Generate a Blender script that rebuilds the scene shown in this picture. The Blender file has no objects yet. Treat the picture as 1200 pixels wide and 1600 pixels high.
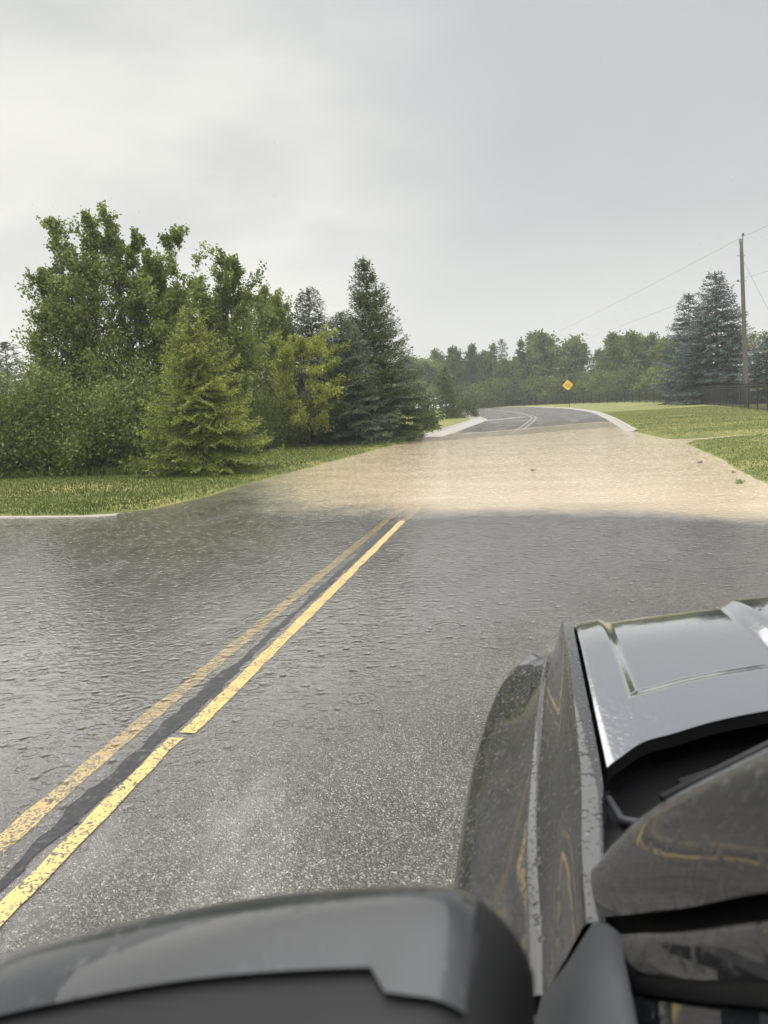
import bpy, math, random
import numpy as np
from mathutils import Vector, Matrix, Euler

# ------------------------------------------------------------------ camera, world, sun, exposure
S = bpy.context.scene
COL = S.collection
S.view_settings.view_transform = 'Standard'
S.view_settings.look = 'None'
S.view_settings.exposure = 0.3
S.view_settings.gamma = 1.0
S.view_settings.use_curve_mapping = False

cam_d = bpy.data.cameras.new('camera')
cam = bpy.data.objects.new('camera', cam_d)
COL.objects.link(cam)
CY, CP, CR = 0.203005, 0.149256, math.radians(-3.0)
cam.matrix_world = (Matrix.Translation((0, 0, 1.65)) @ Matrix.Rotation(CY, 4, 'Z')
                    @ Matrix.Rotation(math.pi / 2 - CP, 4, 'X') @ Matrix.Rotation(CR, 4, 'Z'))
cam_d.sensor_fit = 'VERTICAL'
cam_d.sensor_height = 36.0
cam_d.lens = 25.425
cam_d.clip_start = 0.02
cam_d.clip_end = 6000
cam_d.dof.use_dof = True
cam_d.dof.focus_distance = 14.0
cam_d.dof.aperture_fstop = 6.5
S.camera = cam
S.cycles.use_denoising = True
S.cycles.denoising_prefilter = 'ACCURATE'
S.cycles.max_bounces = 8
S.cycles.transparent_max_bounces = 12

SUN_EL, SUN_AZ = math.radians(52), math.radians(-35)      # azimuth from +Y, to the left
w = bpy.data.worlds.new('World')
S.world = w
w.use_nodes = True
wt = w.node_tree
for n in list(wt.nodes):
    wt.nodes.remove(n)


def N(t, typ, **kw):
    n = t.nodes.new(typ)
    for k, v in kw.items():
        setattr(n, k, v)
    return n


def L(t, a, b):
    t.links.new(a, b)


def setin(n, **kw):
    for k, v in kw.items():
        n.inputs[k.replace('_', ' ')].default_value = v


def math_n(t, op, a, b=None, c=None, clamp=False):
    n = N(t, 'ShaderNodeMath', operation=op, use_clamp=clamp)
    for i, v in enumerate((a, b, c)):
        if v is None:
            continue
        if isinstance(v, (int, float)):
            n.inputs[i].default_value = v
        else:
            L(t, v, n.inputs[i])
    return n.outputs[0]


def ramp_n(t, fac, stops, interp='LINEAR'):
    n = N(t, 'ShaderNodeValToRGB')
    cr = n.color_ramp
    cr.interpolation = interp
    while len(cr.elements) < len(stops):
        cr.elements.new(0.5)
    while len(cr.elements) > len(stops):
        cr.elements.remove(cr.elements[-1])
    for e, (p, c) in zip(cr.elements, stops):
        e.position = p
        e.color = (c[0], c[1], c[2], 1) if not isinstance(c, (int, float)) else (c, c, c, 1)
    if fac is not None:
        L(t, fac, n.inputs[0])
    return n.outputs[0]


def mix_c(t, fac, a, b, typ='MIX'):
    n = N(t, 'ShaderNodeMix', data_type='RGBA', blend_type=typ)
    for sock, v in ((n.inputs[0], fac), (n.inputs[6], a), (n.inputs[7], b)):
        if isinstance(v, (int, float)):
            sock.default_value = v
        elif isinstance(v, (tuple, list)):
            sock.default_value = (v[0], v[1], v[2], 1)
        else:
            L(t, v, sock)
    return n.outputs[2]


def noise_n(t, vec, scale, detail=4, rough=0.55, dist=0.0):
    n = N(t, 'ShaderNodeTexNoise')
    setin(n, Scale=scale, Detail=detail, Roughness=rough, Distortion=dist)
    if vec is not None:
        L(t, vec, n.inputs['Vector'])
    return n.outputs['Fac']


def map_n(t, vec, scale=(1, 1, 1), rot=(0, 0, 0), loc=(0, 0, 0)):
    n = N(t, 'ShaderNodeMapping')
    n.inputs['Scale'].default_value = scale
    n.inputs['Rotation'].default_value = rot
    n.inputs['Location'].default_value = loc
    L(t, vec, n.inputs['Vector'])
    return n.outputs[0]


def build_world():
    t = wt
    out = N(t, 'ShaderNodeOutputWorld')
    sky = N(t, 'ShaderNodeTexSky', sky_type='NISHITA')
    sky.sun_disc = False
    sky.sun_elevation = SUN_EL
    sky.sun_rotation = SUN_AZ
    bg1 = N(t, 'ShaderNodeBackground')
    bg1.inputs[1].default_value = 0.08
    L(t, sky.outputs[0], bg1.inputs[0])
    tc = N(t, 'ShaderNodeTexCoord')
    d = tc.outputs['Generated']
    sep = N(t, 'ShaderNodeSeparateXYZ')
    L(t, d, sep.inputs[0])
    # overcast deck: paler low down, darker grey-blue higher up, bright again overhead
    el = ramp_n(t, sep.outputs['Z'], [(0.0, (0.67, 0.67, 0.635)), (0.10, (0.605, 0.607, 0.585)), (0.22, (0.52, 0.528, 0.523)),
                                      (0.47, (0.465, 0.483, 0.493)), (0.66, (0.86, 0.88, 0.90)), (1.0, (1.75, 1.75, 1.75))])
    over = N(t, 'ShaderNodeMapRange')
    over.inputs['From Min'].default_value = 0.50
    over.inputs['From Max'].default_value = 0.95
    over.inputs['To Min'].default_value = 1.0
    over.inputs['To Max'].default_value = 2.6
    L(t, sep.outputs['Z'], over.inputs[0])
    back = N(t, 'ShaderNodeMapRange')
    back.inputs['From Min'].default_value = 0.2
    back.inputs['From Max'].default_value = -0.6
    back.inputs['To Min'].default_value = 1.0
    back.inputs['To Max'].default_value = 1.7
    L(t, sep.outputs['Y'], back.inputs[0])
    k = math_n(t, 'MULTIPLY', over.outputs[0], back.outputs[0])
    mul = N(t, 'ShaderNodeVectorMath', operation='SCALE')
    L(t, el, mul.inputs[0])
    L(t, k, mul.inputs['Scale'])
    # thin break in the clouds, up and to the left
    dot = N(t, 'ShaderNodeVectorMath', operation='DOT_PRODUCT')
    L(t, d, dot.inputs[0])
    dot.inputs[1].default_value = GAP
    g = N(t, 'ShaderNodeMapRange', interpolation_type='SMOOTHERSTEP')
    g.inputs['From Min'].default_value = 0.83
    g.inputs['From Max'].default_value = 1.0
    L(t, dot.outputs['Value'], g.inputs[0])
    nz = noise_n(t, map_n(t, d, (1.0, 1.0, 2.6)), 2.6, 5, 0.5, 0.1)
    nr = N(t, 'ShaderNodeMapRange', interpolation_type='SMOOTHSTEP')
    nr.inputs['From Min'].default_value = 0.36
    nr.inputs['From Max'].default_value = 0.66
    L(t, nz, nr.inputs[0])
    gm = math_n(t, 'MULTIPLY', g.outputs[0], math_n(t, 'MULTIPLY_ADD', nr.outputs[0], 0.75, 0.45))
    glow = N(t, 'ShaderNodeVectorMath', operation='SCALE')
    glow.inputs[0].default_value = (0.205, 0.185, 0.14)
    L(t, gm, glow.inputs['Scale'])
    add = N(t, 'ShaderNodeVectorMath', operation='ADD')
    L(t, mul.outputs[0], add.inputs[0])
    L(t, glow.outputs[0], add.inputs[1])
    # soft cloud mottling
    nz2 = noise_n(t, map_n(t, d, (1.0, 1.0, 3.4), loc=(3, 1, 0)), 1.9, 6, 0.5, 0.15)
    m2 = N(t, 'ShaderNodeMapRange')
    m2.inputs['From Min'].default_value = 0.3
    m2.inputs['From Max'].default_value = 0.7
    m2.inputs['To Min'].default_value = 0.94
    m2.inputs['To Max'].default_value = 1.05
    L(t, nz2, m2.inputs[0])
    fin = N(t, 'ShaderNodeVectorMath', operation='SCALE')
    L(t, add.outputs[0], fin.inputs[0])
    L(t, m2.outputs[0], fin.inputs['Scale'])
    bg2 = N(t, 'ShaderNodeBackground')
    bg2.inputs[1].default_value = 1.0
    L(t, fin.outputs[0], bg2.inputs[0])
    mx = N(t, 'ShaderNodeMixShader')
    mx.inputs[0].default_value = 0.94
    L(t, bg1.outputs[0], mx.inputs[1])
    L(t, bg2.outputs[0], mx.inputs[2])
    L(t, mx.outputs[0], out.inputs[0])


GAP = (-0.52, 0.775, 0.36)
build_world()

sun_d = bpy.data.lights.new('sun', 'SUN')
sun_d.energy = 1.3
sun_d.angle = math.radians(75)
sun_d.color = (1.0, 0.96, 0.9)
sun = bpy.data.objects.new('sun', sun_d)
COL.objects.link(sun)
sd = Vector((math.sin(SUN_AZ) * math.cos(SUN_EL), math.cos(SUN_AZ) * math.cos(SUN_EL), math.sin(SUN_EL)))
sun.rotation_euler = sd.to_track_quat('Z', 'Y').to_euler()
sun.location = (0, 0, 60)

random.seed(5)


# ------------------------------------------------------------------ mesh helpers
def mesh_np(name, V, Fq, mats=(), smooth=False, attrs=None):
    V = np.asarray(V, dtype=np.float32).reshape(-1, 3)
    Fq = np.asarray(Fq, dtype=np.int32)
    k = Fq.shape[1]
    me = bpy.data.meshes.new(name)
    me.vertices.add(len(V))
    me.vertices.foreach_set('co', V.ravel())
    me.loops.add(Fq.size)
    me.loops.foreach_set('vertex_index', Fq.ravel())
    me.polygons.add(len(Fq))
    me.polygons.foreach_set('loop_start', np.arange(0, Fq.size, k, dtype=np.int32))
    try:
        me.polygons.foreach_set('loop_total', np.full(len(Fq), k, dtype=np.int32))
    except Exception:
        pass
    if smooth:
        me.polygons.foreach_set('use_smooth', np.ones(len(Fq), dtype=bool))
    for m in mats:
        me.materials.append(m)
    for an, av in (attrs or {}).items():
        a = me.attributes.new(an, 'FLOAT', 'POINT')
        a.data.foreach_set('value', np.asarray(av, dtype=np.float32))
    me.update(calc_edges=True)
    me.validate()
    return me


def link(name, me, parent=None, loc=None):
    o = bpy.data.objects.new(name, me)
    COL.objects.link(o)
    if parent is not None:
        o.parent = parent
    if loc is not None:
        o.location = loc
    return o


def tag(o, label=None, cat=None, group=None, kind=None):
    if label:
        o['label'] = label
    if cat:
        o['category'] = cat
    if group:
        o['group'] = group
    if kind:
        o['kind'] = kind
    return o


def empty(name, loc=(0, 0, 0), rz=0.0, scale=None):
    o = bpy.data.objects.new(name, None)
    COL.objects.link(o)
    o.location = loc
    o.rotation_euler = (0, 0, rz)
    o.empty_display_size = 0.3
    if scale is not None:
        o.scale = scale
    return o


class MB:
    """collects faces for one mesh"""

    def __init__(self):
        self.v, self.f = [], []

    def quad_strip(self, rows, closed=False, flip=False):
        b = len(self.v)
        n = len(rows[0])
        for r in rows:
            self.v += [tuple(map(float, p)) for p in r]
        for i in range(len(rows) - 1):
            for j in range(n if closed else n - 1):
                a, c = b + i * n + j, b + i * n + (j + 1) % n
                d, e = c + n, a + n
                self.f.append((a, e, d, c) if flip else (a, c, d, e))
        return b

    def poly(self, pts):
        b = len(self.v)
        self.v += [tuple(map(float, p)) for p in pts]
        self.f.append(tuple(range(b, b + len(pts))))

    def box(self, c, s, rot=None):
        b = len(self.v)
        for dx in (-.5, .5):
            for dy in (-.5, .5):
                for dz in (-.5, .5):
                    p = Vector((dx * s[0], dy * s[1], dz * s[2]))
                    if rot is not None:
                        p = rot @ p
                    self.v.append((c[0] + p.x, c[1] + p.y, c[2] + p.z))
        for q in ((0, 1, 3, 2), (4, 6, 7, 5), (0, 4, 5, 1), (2, 3, 7, 6), (0, 2, 6, 4), (1, 5, 7, 3)):
            self.f.append(tuple(b + i for i in q))

    def tube(self, pts, rad, sides=6, cap=True):
        pts = np.asarray(pts, float)
        if np.isscalar(rad):
            rad = [rad] * len(pts)
        rows = []
        up = np.array([0.31, 0.17, 0.93])
        for i, p in enumerate(pts):
            t = pts[min(i + 1, len(pts) - 1)] - pts[max(i - 1, 0)]
            t = t / (np.linalg.norm(t) + 1e-9)
            u = np.cross(t, up)
            if np.linalg.norm(u) < 0.05:
                u = np.cross(t, (1, 0, 0))
            u /= np.linalg.norm(u)
            v = np.cross(t, u)
            rows.append([p + rad[i] * (math.cos(a) * u + math.sin(a) * v) for a in np.linspace(0, 2 * math.pi, sides, endpoint=False)])
        b = self.quad_strip(rows, closed=True)
        if cap:
            self.f.append(tuple(b + i for i in range(sides))[::-1])
            e = b + (len(rows) - 1) * sides
            self.f.append(tuple(e + i for i in range(sides)))

    def lathe(self, prof, c, axis='Z', seg=32):
        rows = []
        for r, h in prof:
            row = []
            for a in np.linspace(0, 2 * math.pi, seg, endpoint=False):
                x, y = r * math.cos(a), r * math.sin(a)
                row.append((c[0] + x, c[1] + y, c[2] + h) if axis == 'Z' else (c[0] + h, c[1] + x, c[2] + y))
            rows.append(row)
        self.quad_strip(rows, closed=True)

    def build(self, name, mat, parent=None, smooth=False, loc=None, bevel=0.0):
        me = bpy.data.meshes.new(name)
        me.from_pydata(self.v, [], self.f)
        me.materials.append(mat)
        if smooth:
            me.polygons.foreach_set('use_smooth', [True] * len(me.polygons))
        me.update()
        o = link(name, me, parent, loc)
        if bevel:
            m = o.modifiers.new('bevel', 'BEVEL')
            m.width = bevel
            m.segments = 3
            m.limit_method = 'ANGLE'
        return o


def smoothstep(a, b, x):
    t = np.clip((x - a) / (b - a), 0, 1)
    return t * t * (3 - 2 * t)


def vnoise(x, y, seed=0):
    """cheap smooth 2-D noise in [-1,1]"""
    r = np.random.RandomState(seed)
    out = np.zeros_like(x, dtype=float)
    for i in range(7):
        a = r.uniform(0, 2 * math.pi)
        f = r.uniform(0.6, 1.8)
        out += np.sin(f * (math.cos(a) * x + math.sin(a) * y) + r.uniform(0, 6.3) + 1.3 * np.sin(0.7 * f * (math.cos(a + 1) * x + math.sin(a + 1) * y) + r.uniform(0, 6)))
    return out / 7 * 1.6


# ------------------------------------------------------------------ materials
def new_mat(name):
    m = bpy.data.materials.new(name)
    m.use_nodes = True
    t = m.node_tree
    for n in list(t.nodes):
        t.nodes.remove(n)
    out = N(t, 'ShaderNodeOutputMaterial')
    return m, t, out


def principled(t, out, **kw):
    p = N(t, 'ShaderNodeBsdfPrincipled')
    for k, v in kw.items():
        s = p.inputs[k.replace('_', ' ')]
        if hasattr(v, 'is_output') or hasattr(v, 'links'):
            L(t, v, s)
        elif isinstance(v, tuple) and len(v) == 3:
            s.default_value = (*v, 1) if s.type == 'RGBA' else v
        else:
            s.default_value = v
    L(t, p.outputs[0], out.inputs[0])
    return p


def bump_n(t, h, strength=0.5, dist=0.01, normal=None):
    b = N(t, 'ShaderNodeBump')
    b.inputs['Strength'].default_value = strength
    b.inputs['Distance'].default_value = dist
    L(t, h, b.inputs['Height'])
    if normal is not None:
        L(t, normal, b.inputs['Normal'])
    return b.outputs[0]


def simple(name, col, rough=0.5, metal=0.0, spec=0.5, coat=0.0, nscale=0.0, namp=0.25, bump=0.0, bscale=80):
    m, t, out = new_mat(name)
    tc = N(t, 'ShaderNodeTexCoord').outputs['Object']
    c = col
    if nscale:
        nz = noise_n(t, tc, nscale, 5)
        c = mix_c(t, nz, tuple(x * (1 - namp) for x in col), tuple(min(1, x * (1 + namp)) for x in col))
    kw = dict(Base_Color=c, Roughness=rough, Metallic=metal, Specular_IOR_Level=spec, Coat_Weight=coat)
    if bump:
        kw['Normal'] = bump_n(t, noise_n(t, tc, bscale, 3), bump, 0.004)
    principled(t, out, **kw)
    return m


def leaf_mat(name, dark, mid, light, transl=0.34, rough=0.5, spec=0.2):
    m, t, out = new_mat(name)
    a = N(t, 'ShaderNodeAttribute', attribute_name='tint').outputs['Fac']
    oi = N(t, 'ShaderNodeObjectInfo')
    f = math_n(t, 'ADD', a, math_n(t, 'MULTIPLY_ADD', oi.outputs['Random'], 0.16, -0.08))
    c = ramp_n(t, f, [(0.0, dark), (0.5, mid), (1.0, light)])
    p = N(t, 'ShaderNodeBsdfPrincipled')
    L(t, c, p.inputs['Base Color'])
    p.inputs['Roughness'].default_value = rough
    p.inputs['Specular IOR Level'].default_value = spec
    tr = N(t, 'ShaderNodeBsdfTranslucent')
    L(t, c, tr.inputs[0])
    mx = N(t, 'ShaderNodeMixShader')
    mx.inputs[0].default_value = transl
    L(t, p.outputs[0], mx.inputs[1])
    L(t, tr.outputs[0], mx.inputs[2])
    L(t, mx.outputs[0], out.inputs[0])
    return m


def rain_rings(t, vec, scale, seed):
    """height field of raindrop impact rings"""
    v = map_n(t, vec, (1, 1, 1), (0, 0, seed * 0.7), (seed * 3.1, seed * 1.7, 0))
    vo = N(t, 'ShaderNodeTexVoronoi', voronoi_dimensions='2D', feature='F1')
    L(t, v, vo.inputs['Vector'])
    vo.inputs['Scale'].default_value = scale
    d = vo.outputs['Distance']
    sc = N(t, 'ShaderNodeSeparateColor')
    L(t, vo.outputs['Color'], sc.inputs[0])
    r0 = math_n(t, 'MULTIPLY', sc.outputs[0], 0.33)
    x = math_n(t, 'SUBTRACT', d, r0)
    env = math_n(t, 'POWER', 2.718, math_n(t, 'MULTIPLY', math_n(t, 'MULTIPLY', x, x), -90.0))
    wv = math_n(t, 'COSINE', math_n(t, 'MULTIPLY', x, 34.0))
    amp = math_n(t, 'GREATER_THAN', sc.outputs[1], 0.35)
    return math_n(t, 'MULTIPLY', math_n(t, 'MULTIPLY', env, wv), math_n(t, 'MULTIPLY', amp, sc.outputs[2]))


def ripple_height(t, vec):
    r1 = rain_rings(t, vec, 3.2, 1)
    r2 = rain_rings(t, vec, 5.2, 2)
    r3 = rain_rings(t, vec, 8.0, 3)
    wav = noise_n(t, map_n(t, vec, (1.0, 1.7, 1)), 10, 3, 0.55, 0.5)
    fine = noise_n(t, vec, 45, 2, 0.6)
    s = math_n(t, 'MULTIPLY_ADD', r2, 0.8, r1)
    s = math_n(t, 'MULTIPLY', math_n(t, 'MULTIPLY_ADD', r3, 0.8, s), 0.85)
    vo = N(t, 'ShaderNodeTexVoronoi', voronoi_dimensions='2D', feature='F1')
    L(t, map_n(t, vec, (1, 1, 1), (0, 0, 0.4), (2.2, 7.1, 0)), vo.inputs['Vector'])
    vo.inputs['Scale'].default_value = 5.5
    sc = N(t, 'ShaderNodeSeparateColor')
    L(t, vo.outputs['Color'], sc.inputs[0])
    d2 = math_n(t, 'MULTIPLY', vo.outputs['Distance'], vo.outputs['Distance'])
    crater = math_n(t, 'MULTIPLY', math_n(t, 'POWER', 2.718, math_n(t, 'MULTIPLY', d2, -110.0)), math_n(t, 'GREATER_THAN', sc.outputs[0], 0.45))
    s = math_n(t, 'MULTIPLY_ADD', crater, -3.4, s)
    s = math_n(t, 'MULTIPLY_ADD', wav, 2.6, s)
    s = math_n(t, 'MULTIPLY_ADD', fine, 0.5, s)
    return s


def make_asphalt():
    m, t, out = new_mat('wet_asphalt')
    geo = N(t, 'ShaderNodeNewGeometry')
    P = geo.outputs['Position']
    vo = N(t, 'ShaderNodeTexVoronoi', voronoi_dimensions='2D', feature='F1')
    L(t, P, vo.inputs['Vector'])
    vo.inputs['Scale'].default_value = 170
    sc = N(t, 'ShaderNodeSeparateColor')
    L(t, vo.outputs['Color'], sc.inputs[0])
    grain = ramp_n(t, sc.outputs[0], [(0.0, (0.028, 0.027, 0.026)), (0.55, (0.060, 0.057, 0.053)), (0.85, (0.13, 0.123, 0.112)), (0.96, (0.20, 0.19, 0.175)), (1.0, (0.38, 0.37, 0.35))])
    big = noise_n(t, P, 0.9, 6, 0.6)
    tone = ramp_n(t, big, [(0.3, (0.80, 0.80, 0.80)), (0.7, (1.15, 1.13, 1.10))])
    c = mix_c(t, 1.0, grain, tone, 'MULTIPLY')
    hgt = math_n(t, 'MULTIPLY_ADD', vo.outputs['Distance'], -1.0, math_n(t, 'MULTIPLY', sc.outputs[1], 0.8))
    nb = bump_n(t, hgt, 0.75, 0.004)
    wet = noise_n(t, P, 1.7, 4)
    ro = ramp_n(t, wet, [(0.35, 0.22), (0.65, 0.42)])
    df = N(t, 'ShaderNodeBsdfDiffuse')
    L(t, c, df.inputs[0])
    L(t, nb, df.inputs['Normal'])
    gs = N(t, 'ShaderNodeBsdfGlossy')
    L(t, ro, gs.inputs['Roughness'])
    L(t, nb, gs.inputs['Normal'])
    fc = ramp_n(t, noise_n(t, map_n(t, P, (1, 0.35, 1)), 0.9, 6, 0.6), [(0.35, 0.055), (0.56, 0.085), (0.68, 0.26)])
    mx = N(t, 'ShaderNodeMixShader')
    L(t, fc, mx.inputs[0])
    L(t, df.outputs[0], mx.inputs[1])
    L(t, gs.outputs[0], mx.inputs[2])
    L(t, mx.outputs[0], out.inputs[0])
    return m


def make_water():
    m, t, out = new_mat('flood_water')
    geo = N(t, 'ShaderNodeNewGeometry')
    P = geo.outputs['Position']
    mud_sheen = N(t, 'ShaderNodeAttribute', attribute_name='mud_sheen').outputs['Fac']
    thin = N(t, 'ShaderNodeAttribute', attribute_name='film').outputs['Fac']
    calm = N(t, 'ShaderNodeAttribute', attribute_name='calm').outputs['Fac']
    nz = noise_n(t, map_n(t, P, (1, 0.7, 1)), 1.6, 9, 0.72, 0.4)
    f = math_n(t, 'ADD', mud_sheen, math_n(t, 'MULTIPLY_ADD', nz, 0.5, -0.25))
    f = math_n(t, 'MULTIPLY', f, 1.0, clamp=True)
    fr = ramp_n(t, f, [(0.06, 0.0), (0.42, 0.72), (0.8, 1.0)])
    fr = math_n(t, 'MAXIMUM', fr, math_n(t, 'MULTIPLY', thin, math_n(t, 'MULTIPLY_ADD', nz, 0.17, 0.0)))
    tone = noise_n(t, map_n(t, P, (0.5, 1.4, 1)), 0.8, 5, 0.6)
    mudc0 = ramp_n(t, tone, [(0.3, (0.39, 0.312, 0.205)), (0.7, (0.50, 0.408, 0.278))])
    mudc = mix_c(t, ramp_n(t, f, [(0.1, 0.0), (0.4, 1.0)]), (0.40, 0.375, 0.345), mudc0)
    rip = ripple_height(t, P)
    st = N(t, 'ShaderNodeBump')
    st.inputs['Distance'].default_value = 0.0033
    L(t, rip, st.inputs['Height'])
    L(t, math_n(t, 'MULTIPLY_ADD', calm, -0.15, 0.95), st.inputs['Strength'])
    nb = st.outputs[0]
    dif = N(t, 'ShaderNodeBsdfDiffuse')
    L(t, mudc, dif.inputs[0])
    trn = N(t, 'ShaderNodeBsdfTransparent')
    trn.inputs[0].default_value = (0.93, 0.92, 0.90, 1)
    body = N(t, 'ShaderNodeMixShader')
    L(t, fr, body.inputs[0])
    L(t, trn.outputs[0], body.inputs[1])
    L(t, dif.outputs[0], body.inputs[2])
    gl = N(t, 'ShaderNodeBsdfGlossy')
    gl.inputs['Roughness'].default_value = 0.05
    L(t, nb, gl.inputs['Normal'])
    fres = N(t, 'ShaderNodeFresnel')
    fres.inputs[0].default_value = 1.75
    L(t, nb, fres.inputs['Normal'])
    surf = N(t, 'ShaderNodeMixShader')
    L(t, math_n(t, 'MULTIPLY', fres.outputs[0], thin), surf.inputs[0])
    L(t, body.outputs[0], surf.inputs[1])
    L(t, gl.outputs[0], surf.inputs[2])
    L(t, surf.outputs[0], out.inputs[0])
    return m


def make_lawn():
    m, t, out = new_mat('lawn')
    geo = N(t, 'ShaderNodeNewGeometry')
    P = geo.outputs['Position']
    big = noise_n(t, map_n(t, P, (0.25, 0.8, 1), (0, 0, 0.25)), 0.8, 5, 0.6)
    fine = noise_n(t, P, 28, 5, 0.7)
    c1 = ramp_n(t, big, [(0.32, (0.072, 0.094, 0.018)), (0.50, (0.124, 0.134, 0.031)), (0.68, (0.225, 0.204, 0.068))])
    c2 = ramp_n(t, fine, [(0.3, (0.55, 0.6, 0.5)), (0.7, (1.3, 1.25, 1.2))])
    c = mix_c(t, 1.0, c1, c2, 'MULTIPLY')
    nb = bump_n(t, fine, 0.9, 0.04)
    principled(t, out, Base_Color=c, Roughness=0.75, Specular_IOR_Level=0.25, Normal=nb)
    return m


def make_line(name, col, wear):
    m, t, out = new_mat(name)
    geo = N(t, 'ShaderNodeNewGeometry')
    P = geo.outputs['Position']
    vo = N(t, 'ShaderNodeTexVoronoi', voronoi_dimensions='2D', feature='F1')
    L(t, P, vo.inputs['Vector'])
    vo.inputs['Scale'].default_value = 110
    sc = N(t, 'ShaderNodeSeparateColor')
    L(t, vo.outputs['Color'], sc.inputs[0])
    nz = noise_n(t, P, 9, 5, 0.65)
    k = math_n(t, 'ADD', math_n(t, 'MULTIPLY', sc.outputs[0], 0.55), math_n(t, 'MULTIPLY', nz, 0.75))
    worn = ramp_n(t, k, [(wear, 1.0), (wear + 0.07, 0.0)])
    c0 = mix_c(t, sc.outputs[1], tuple(0.82 * x for x in col), col)
    c = mix_c(t, worn, c0, (0.05, 0.048, 0.044))
    nb = bump_n(t, math_n(t, 'MULTIPLY', vo.outputs['Distance'], -1.0), 0.6, 0.003)
    principled(t, out, Base_Color=c, Roughness=0.35, Normal=nb)
    return m


def make_paint(name, base, metal, rough, beads=0.5, ior=1.5, spec=0.5):
    m, t, out = new_mat(name)
    tc = N(t, 'ShaderNodeNewGeometry').outputs['Position']
    hs = None
    for i, (s, th) in enumerate(((75, 0.55), (140, 0.45))):
        vo = N(t, 'ShaderNodeTexVoronoi', voronoi_dimensions='3D', feature='F1')
        L(t, map_n(t, tc, (1, 0.9, 1), (i, 0.4 * i, 0)), vo.inputs['Vector'])
        vo.inputs['Scale'].default_value = s
        sc = N(t, 'ShaderNodeSeparateColor')
        L(t, vo.outputs['Color'], sc.inputs[0])
        on = math_n(t, 'GREATER_THAN', sc.outputs[0], th)
        dome = math_n(t, 'MAXIMUM', math_n(t, 'SUBTRACT', 0.16, math_n(t, 'MULTIPLY', vo.outputs['Distance'], vo.outputs['Distance'])), 0.0)
        h = math_n(t, 'MULTIPLY', on, math_n(t, 'SQRT', dome))
        hs = h if hs is None else math_n(t, 'MULTIPLY_ADD', h, 0.6, hs)
    blot = ramp_n(t, noise_n(t, tc, 14, 4, 0.6), [(0.36, 0.0), (0.52, 1.0)])
    hs = math_n(t, 'MULTIPLY', hs, blot)
    nb = bump_n(t, hs, beads, 0.004)
    p = principled(t, out, Base_Color=base, Metallic=metal, Roughness=rough, Coat_Weight=1.0, Coat_Roughness=0.02, Coat_IOR=ior, Specular_IOR_Level=spec, Normal=nb)
    L(t, nb, p.inputs['Coat Normal'])
    return m


M = {}
M['asphalt'] = make_asphalt()
M['water'] = make_water()
M['lawn'] = make_lawn()
M['yellow'] = make_line('yellow_line_paint', (0.45, 0.31, 0.10), 0.475)
M['yellow_faded'] = make_line('faded_yellow_line_paint', (0.50, 0.36, 0.125), 0.54)
M['pale_line'] = make_line('pale_line_paint', (0.18, 0.17, 0.14), 0.52)
def make_tar():
    m, t, out = new_mat('tar_joint')
    P = N(t, 'ShaderNodeNewGeometry').outputs['Position']
    nz = noise_n(t, P, 22, 5, 0.7)
    c = ramp_n(t, nz, [(0.35, (0.010, 0.011, 0.012)), (0.55, (0.022, 0.022, 0.023)), (0.68, (0.07, 0.067, 0.06))])
    principled(t, out, Base_Color=c, Roughness=0.5, Specular_IOR_Level=0.25, Normal=bump_n(t, noise_n(t, P, 60, 4, 0.7), 0.9, 0.006))
    return m


M['tar'] = make_tar()
M['concrete'] = simple('wet_concrete', (0.20, 0.182, 0.150), 0.5, nscale=1.3, namp=0.45, bump=0.3, bscale=60)
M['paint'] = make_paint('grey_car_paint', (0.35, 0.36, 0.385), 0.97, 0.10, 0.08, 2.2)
M['mirror_paint'] = make_paint('mirror_cap_paint', (0.020, 0.021, 0.023), 0.0, 0.3, 0.22, 1.42, 0.05)
M['paint_shaded'] = make_paint('grey_car_paint_shaded', (0.022, 0.022, 0.023), 0.0, 0.35, 1.6, 1.58, 0.05)  # same body paint as the hood, darkened for the road mirrored in it
M['glossy_black'] = make_paint('glossy_black_trim', (0.014, 0.014, 0.015), 0.0, 0.2, 0.9, 1.5, 0.05)
M['black'] = simple('black_plastic', (0.006, 0.006, 0.0065), 0.5, spec=0.22, nscale=40, namp=0.3, bump=0.2, bscale=900)
M['dark_plastic'] = simple('dark_grey_plastic', (0.020, 0.022, 0.025), 0.42, spec=0.25, nscale=30, namp=0.25, bump=0.15, bscale=700)
M['cowl'] = simple('cowl_black', (0.004, 0.004, 0.0045), 0.35, spec=0.3, bump=0.2, bscale=300)
M['gap'] = simple('gap_black', (0.004, 0.004, 0.004), 0.8, spec=0.1)
M['rubber'] = simple('tyre_rubber', (0.02, 0.02, 0.02), 0.7, spec=0.25, nscale=20)
M['alloy'] = simple('alloy_rim', (0.35, 0.35, 0.36), 0.3, metal=0.9, nscale=8, namp=0.1)
M['chrome'] = simple('mirror_silver', (0.75, 0.77, 0.8), 0.03, metal=1.0)
M['lamp'] = simple('lamp_lens', (0.5, 0.5, 0.5), 0.08, coat=1.0, nscale=10)
M['bark'] = simple('bark', (0.075, 0.062, 0.05), 0.8, nscale=12, namp=0.5, bump=0.7, bscale=40)
M['pole_wood'] = simple('pole_wood', (0.105, 0.092, 0.080), 0.8, nscale=6, namp=0.4, bump=0.4, bscale=30)
M['iron'] = simple('black_iron', (0.012, 0.012, 0.012), 0.45, nscale=10)
M['steel'] = simple('grey_steel', (0.22, 0.22, 0.21), 0.45, metal=0.6, nscale=10)
M['post'] = simple('dark_green_post', (0.02, 0.028, 0.022), 0.5, nscale=10)
M['sign'] = simple('sign_yellow', (0.80, 0.42, 0.02), 0.45, nscale=2, namp=0.06)
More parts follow.
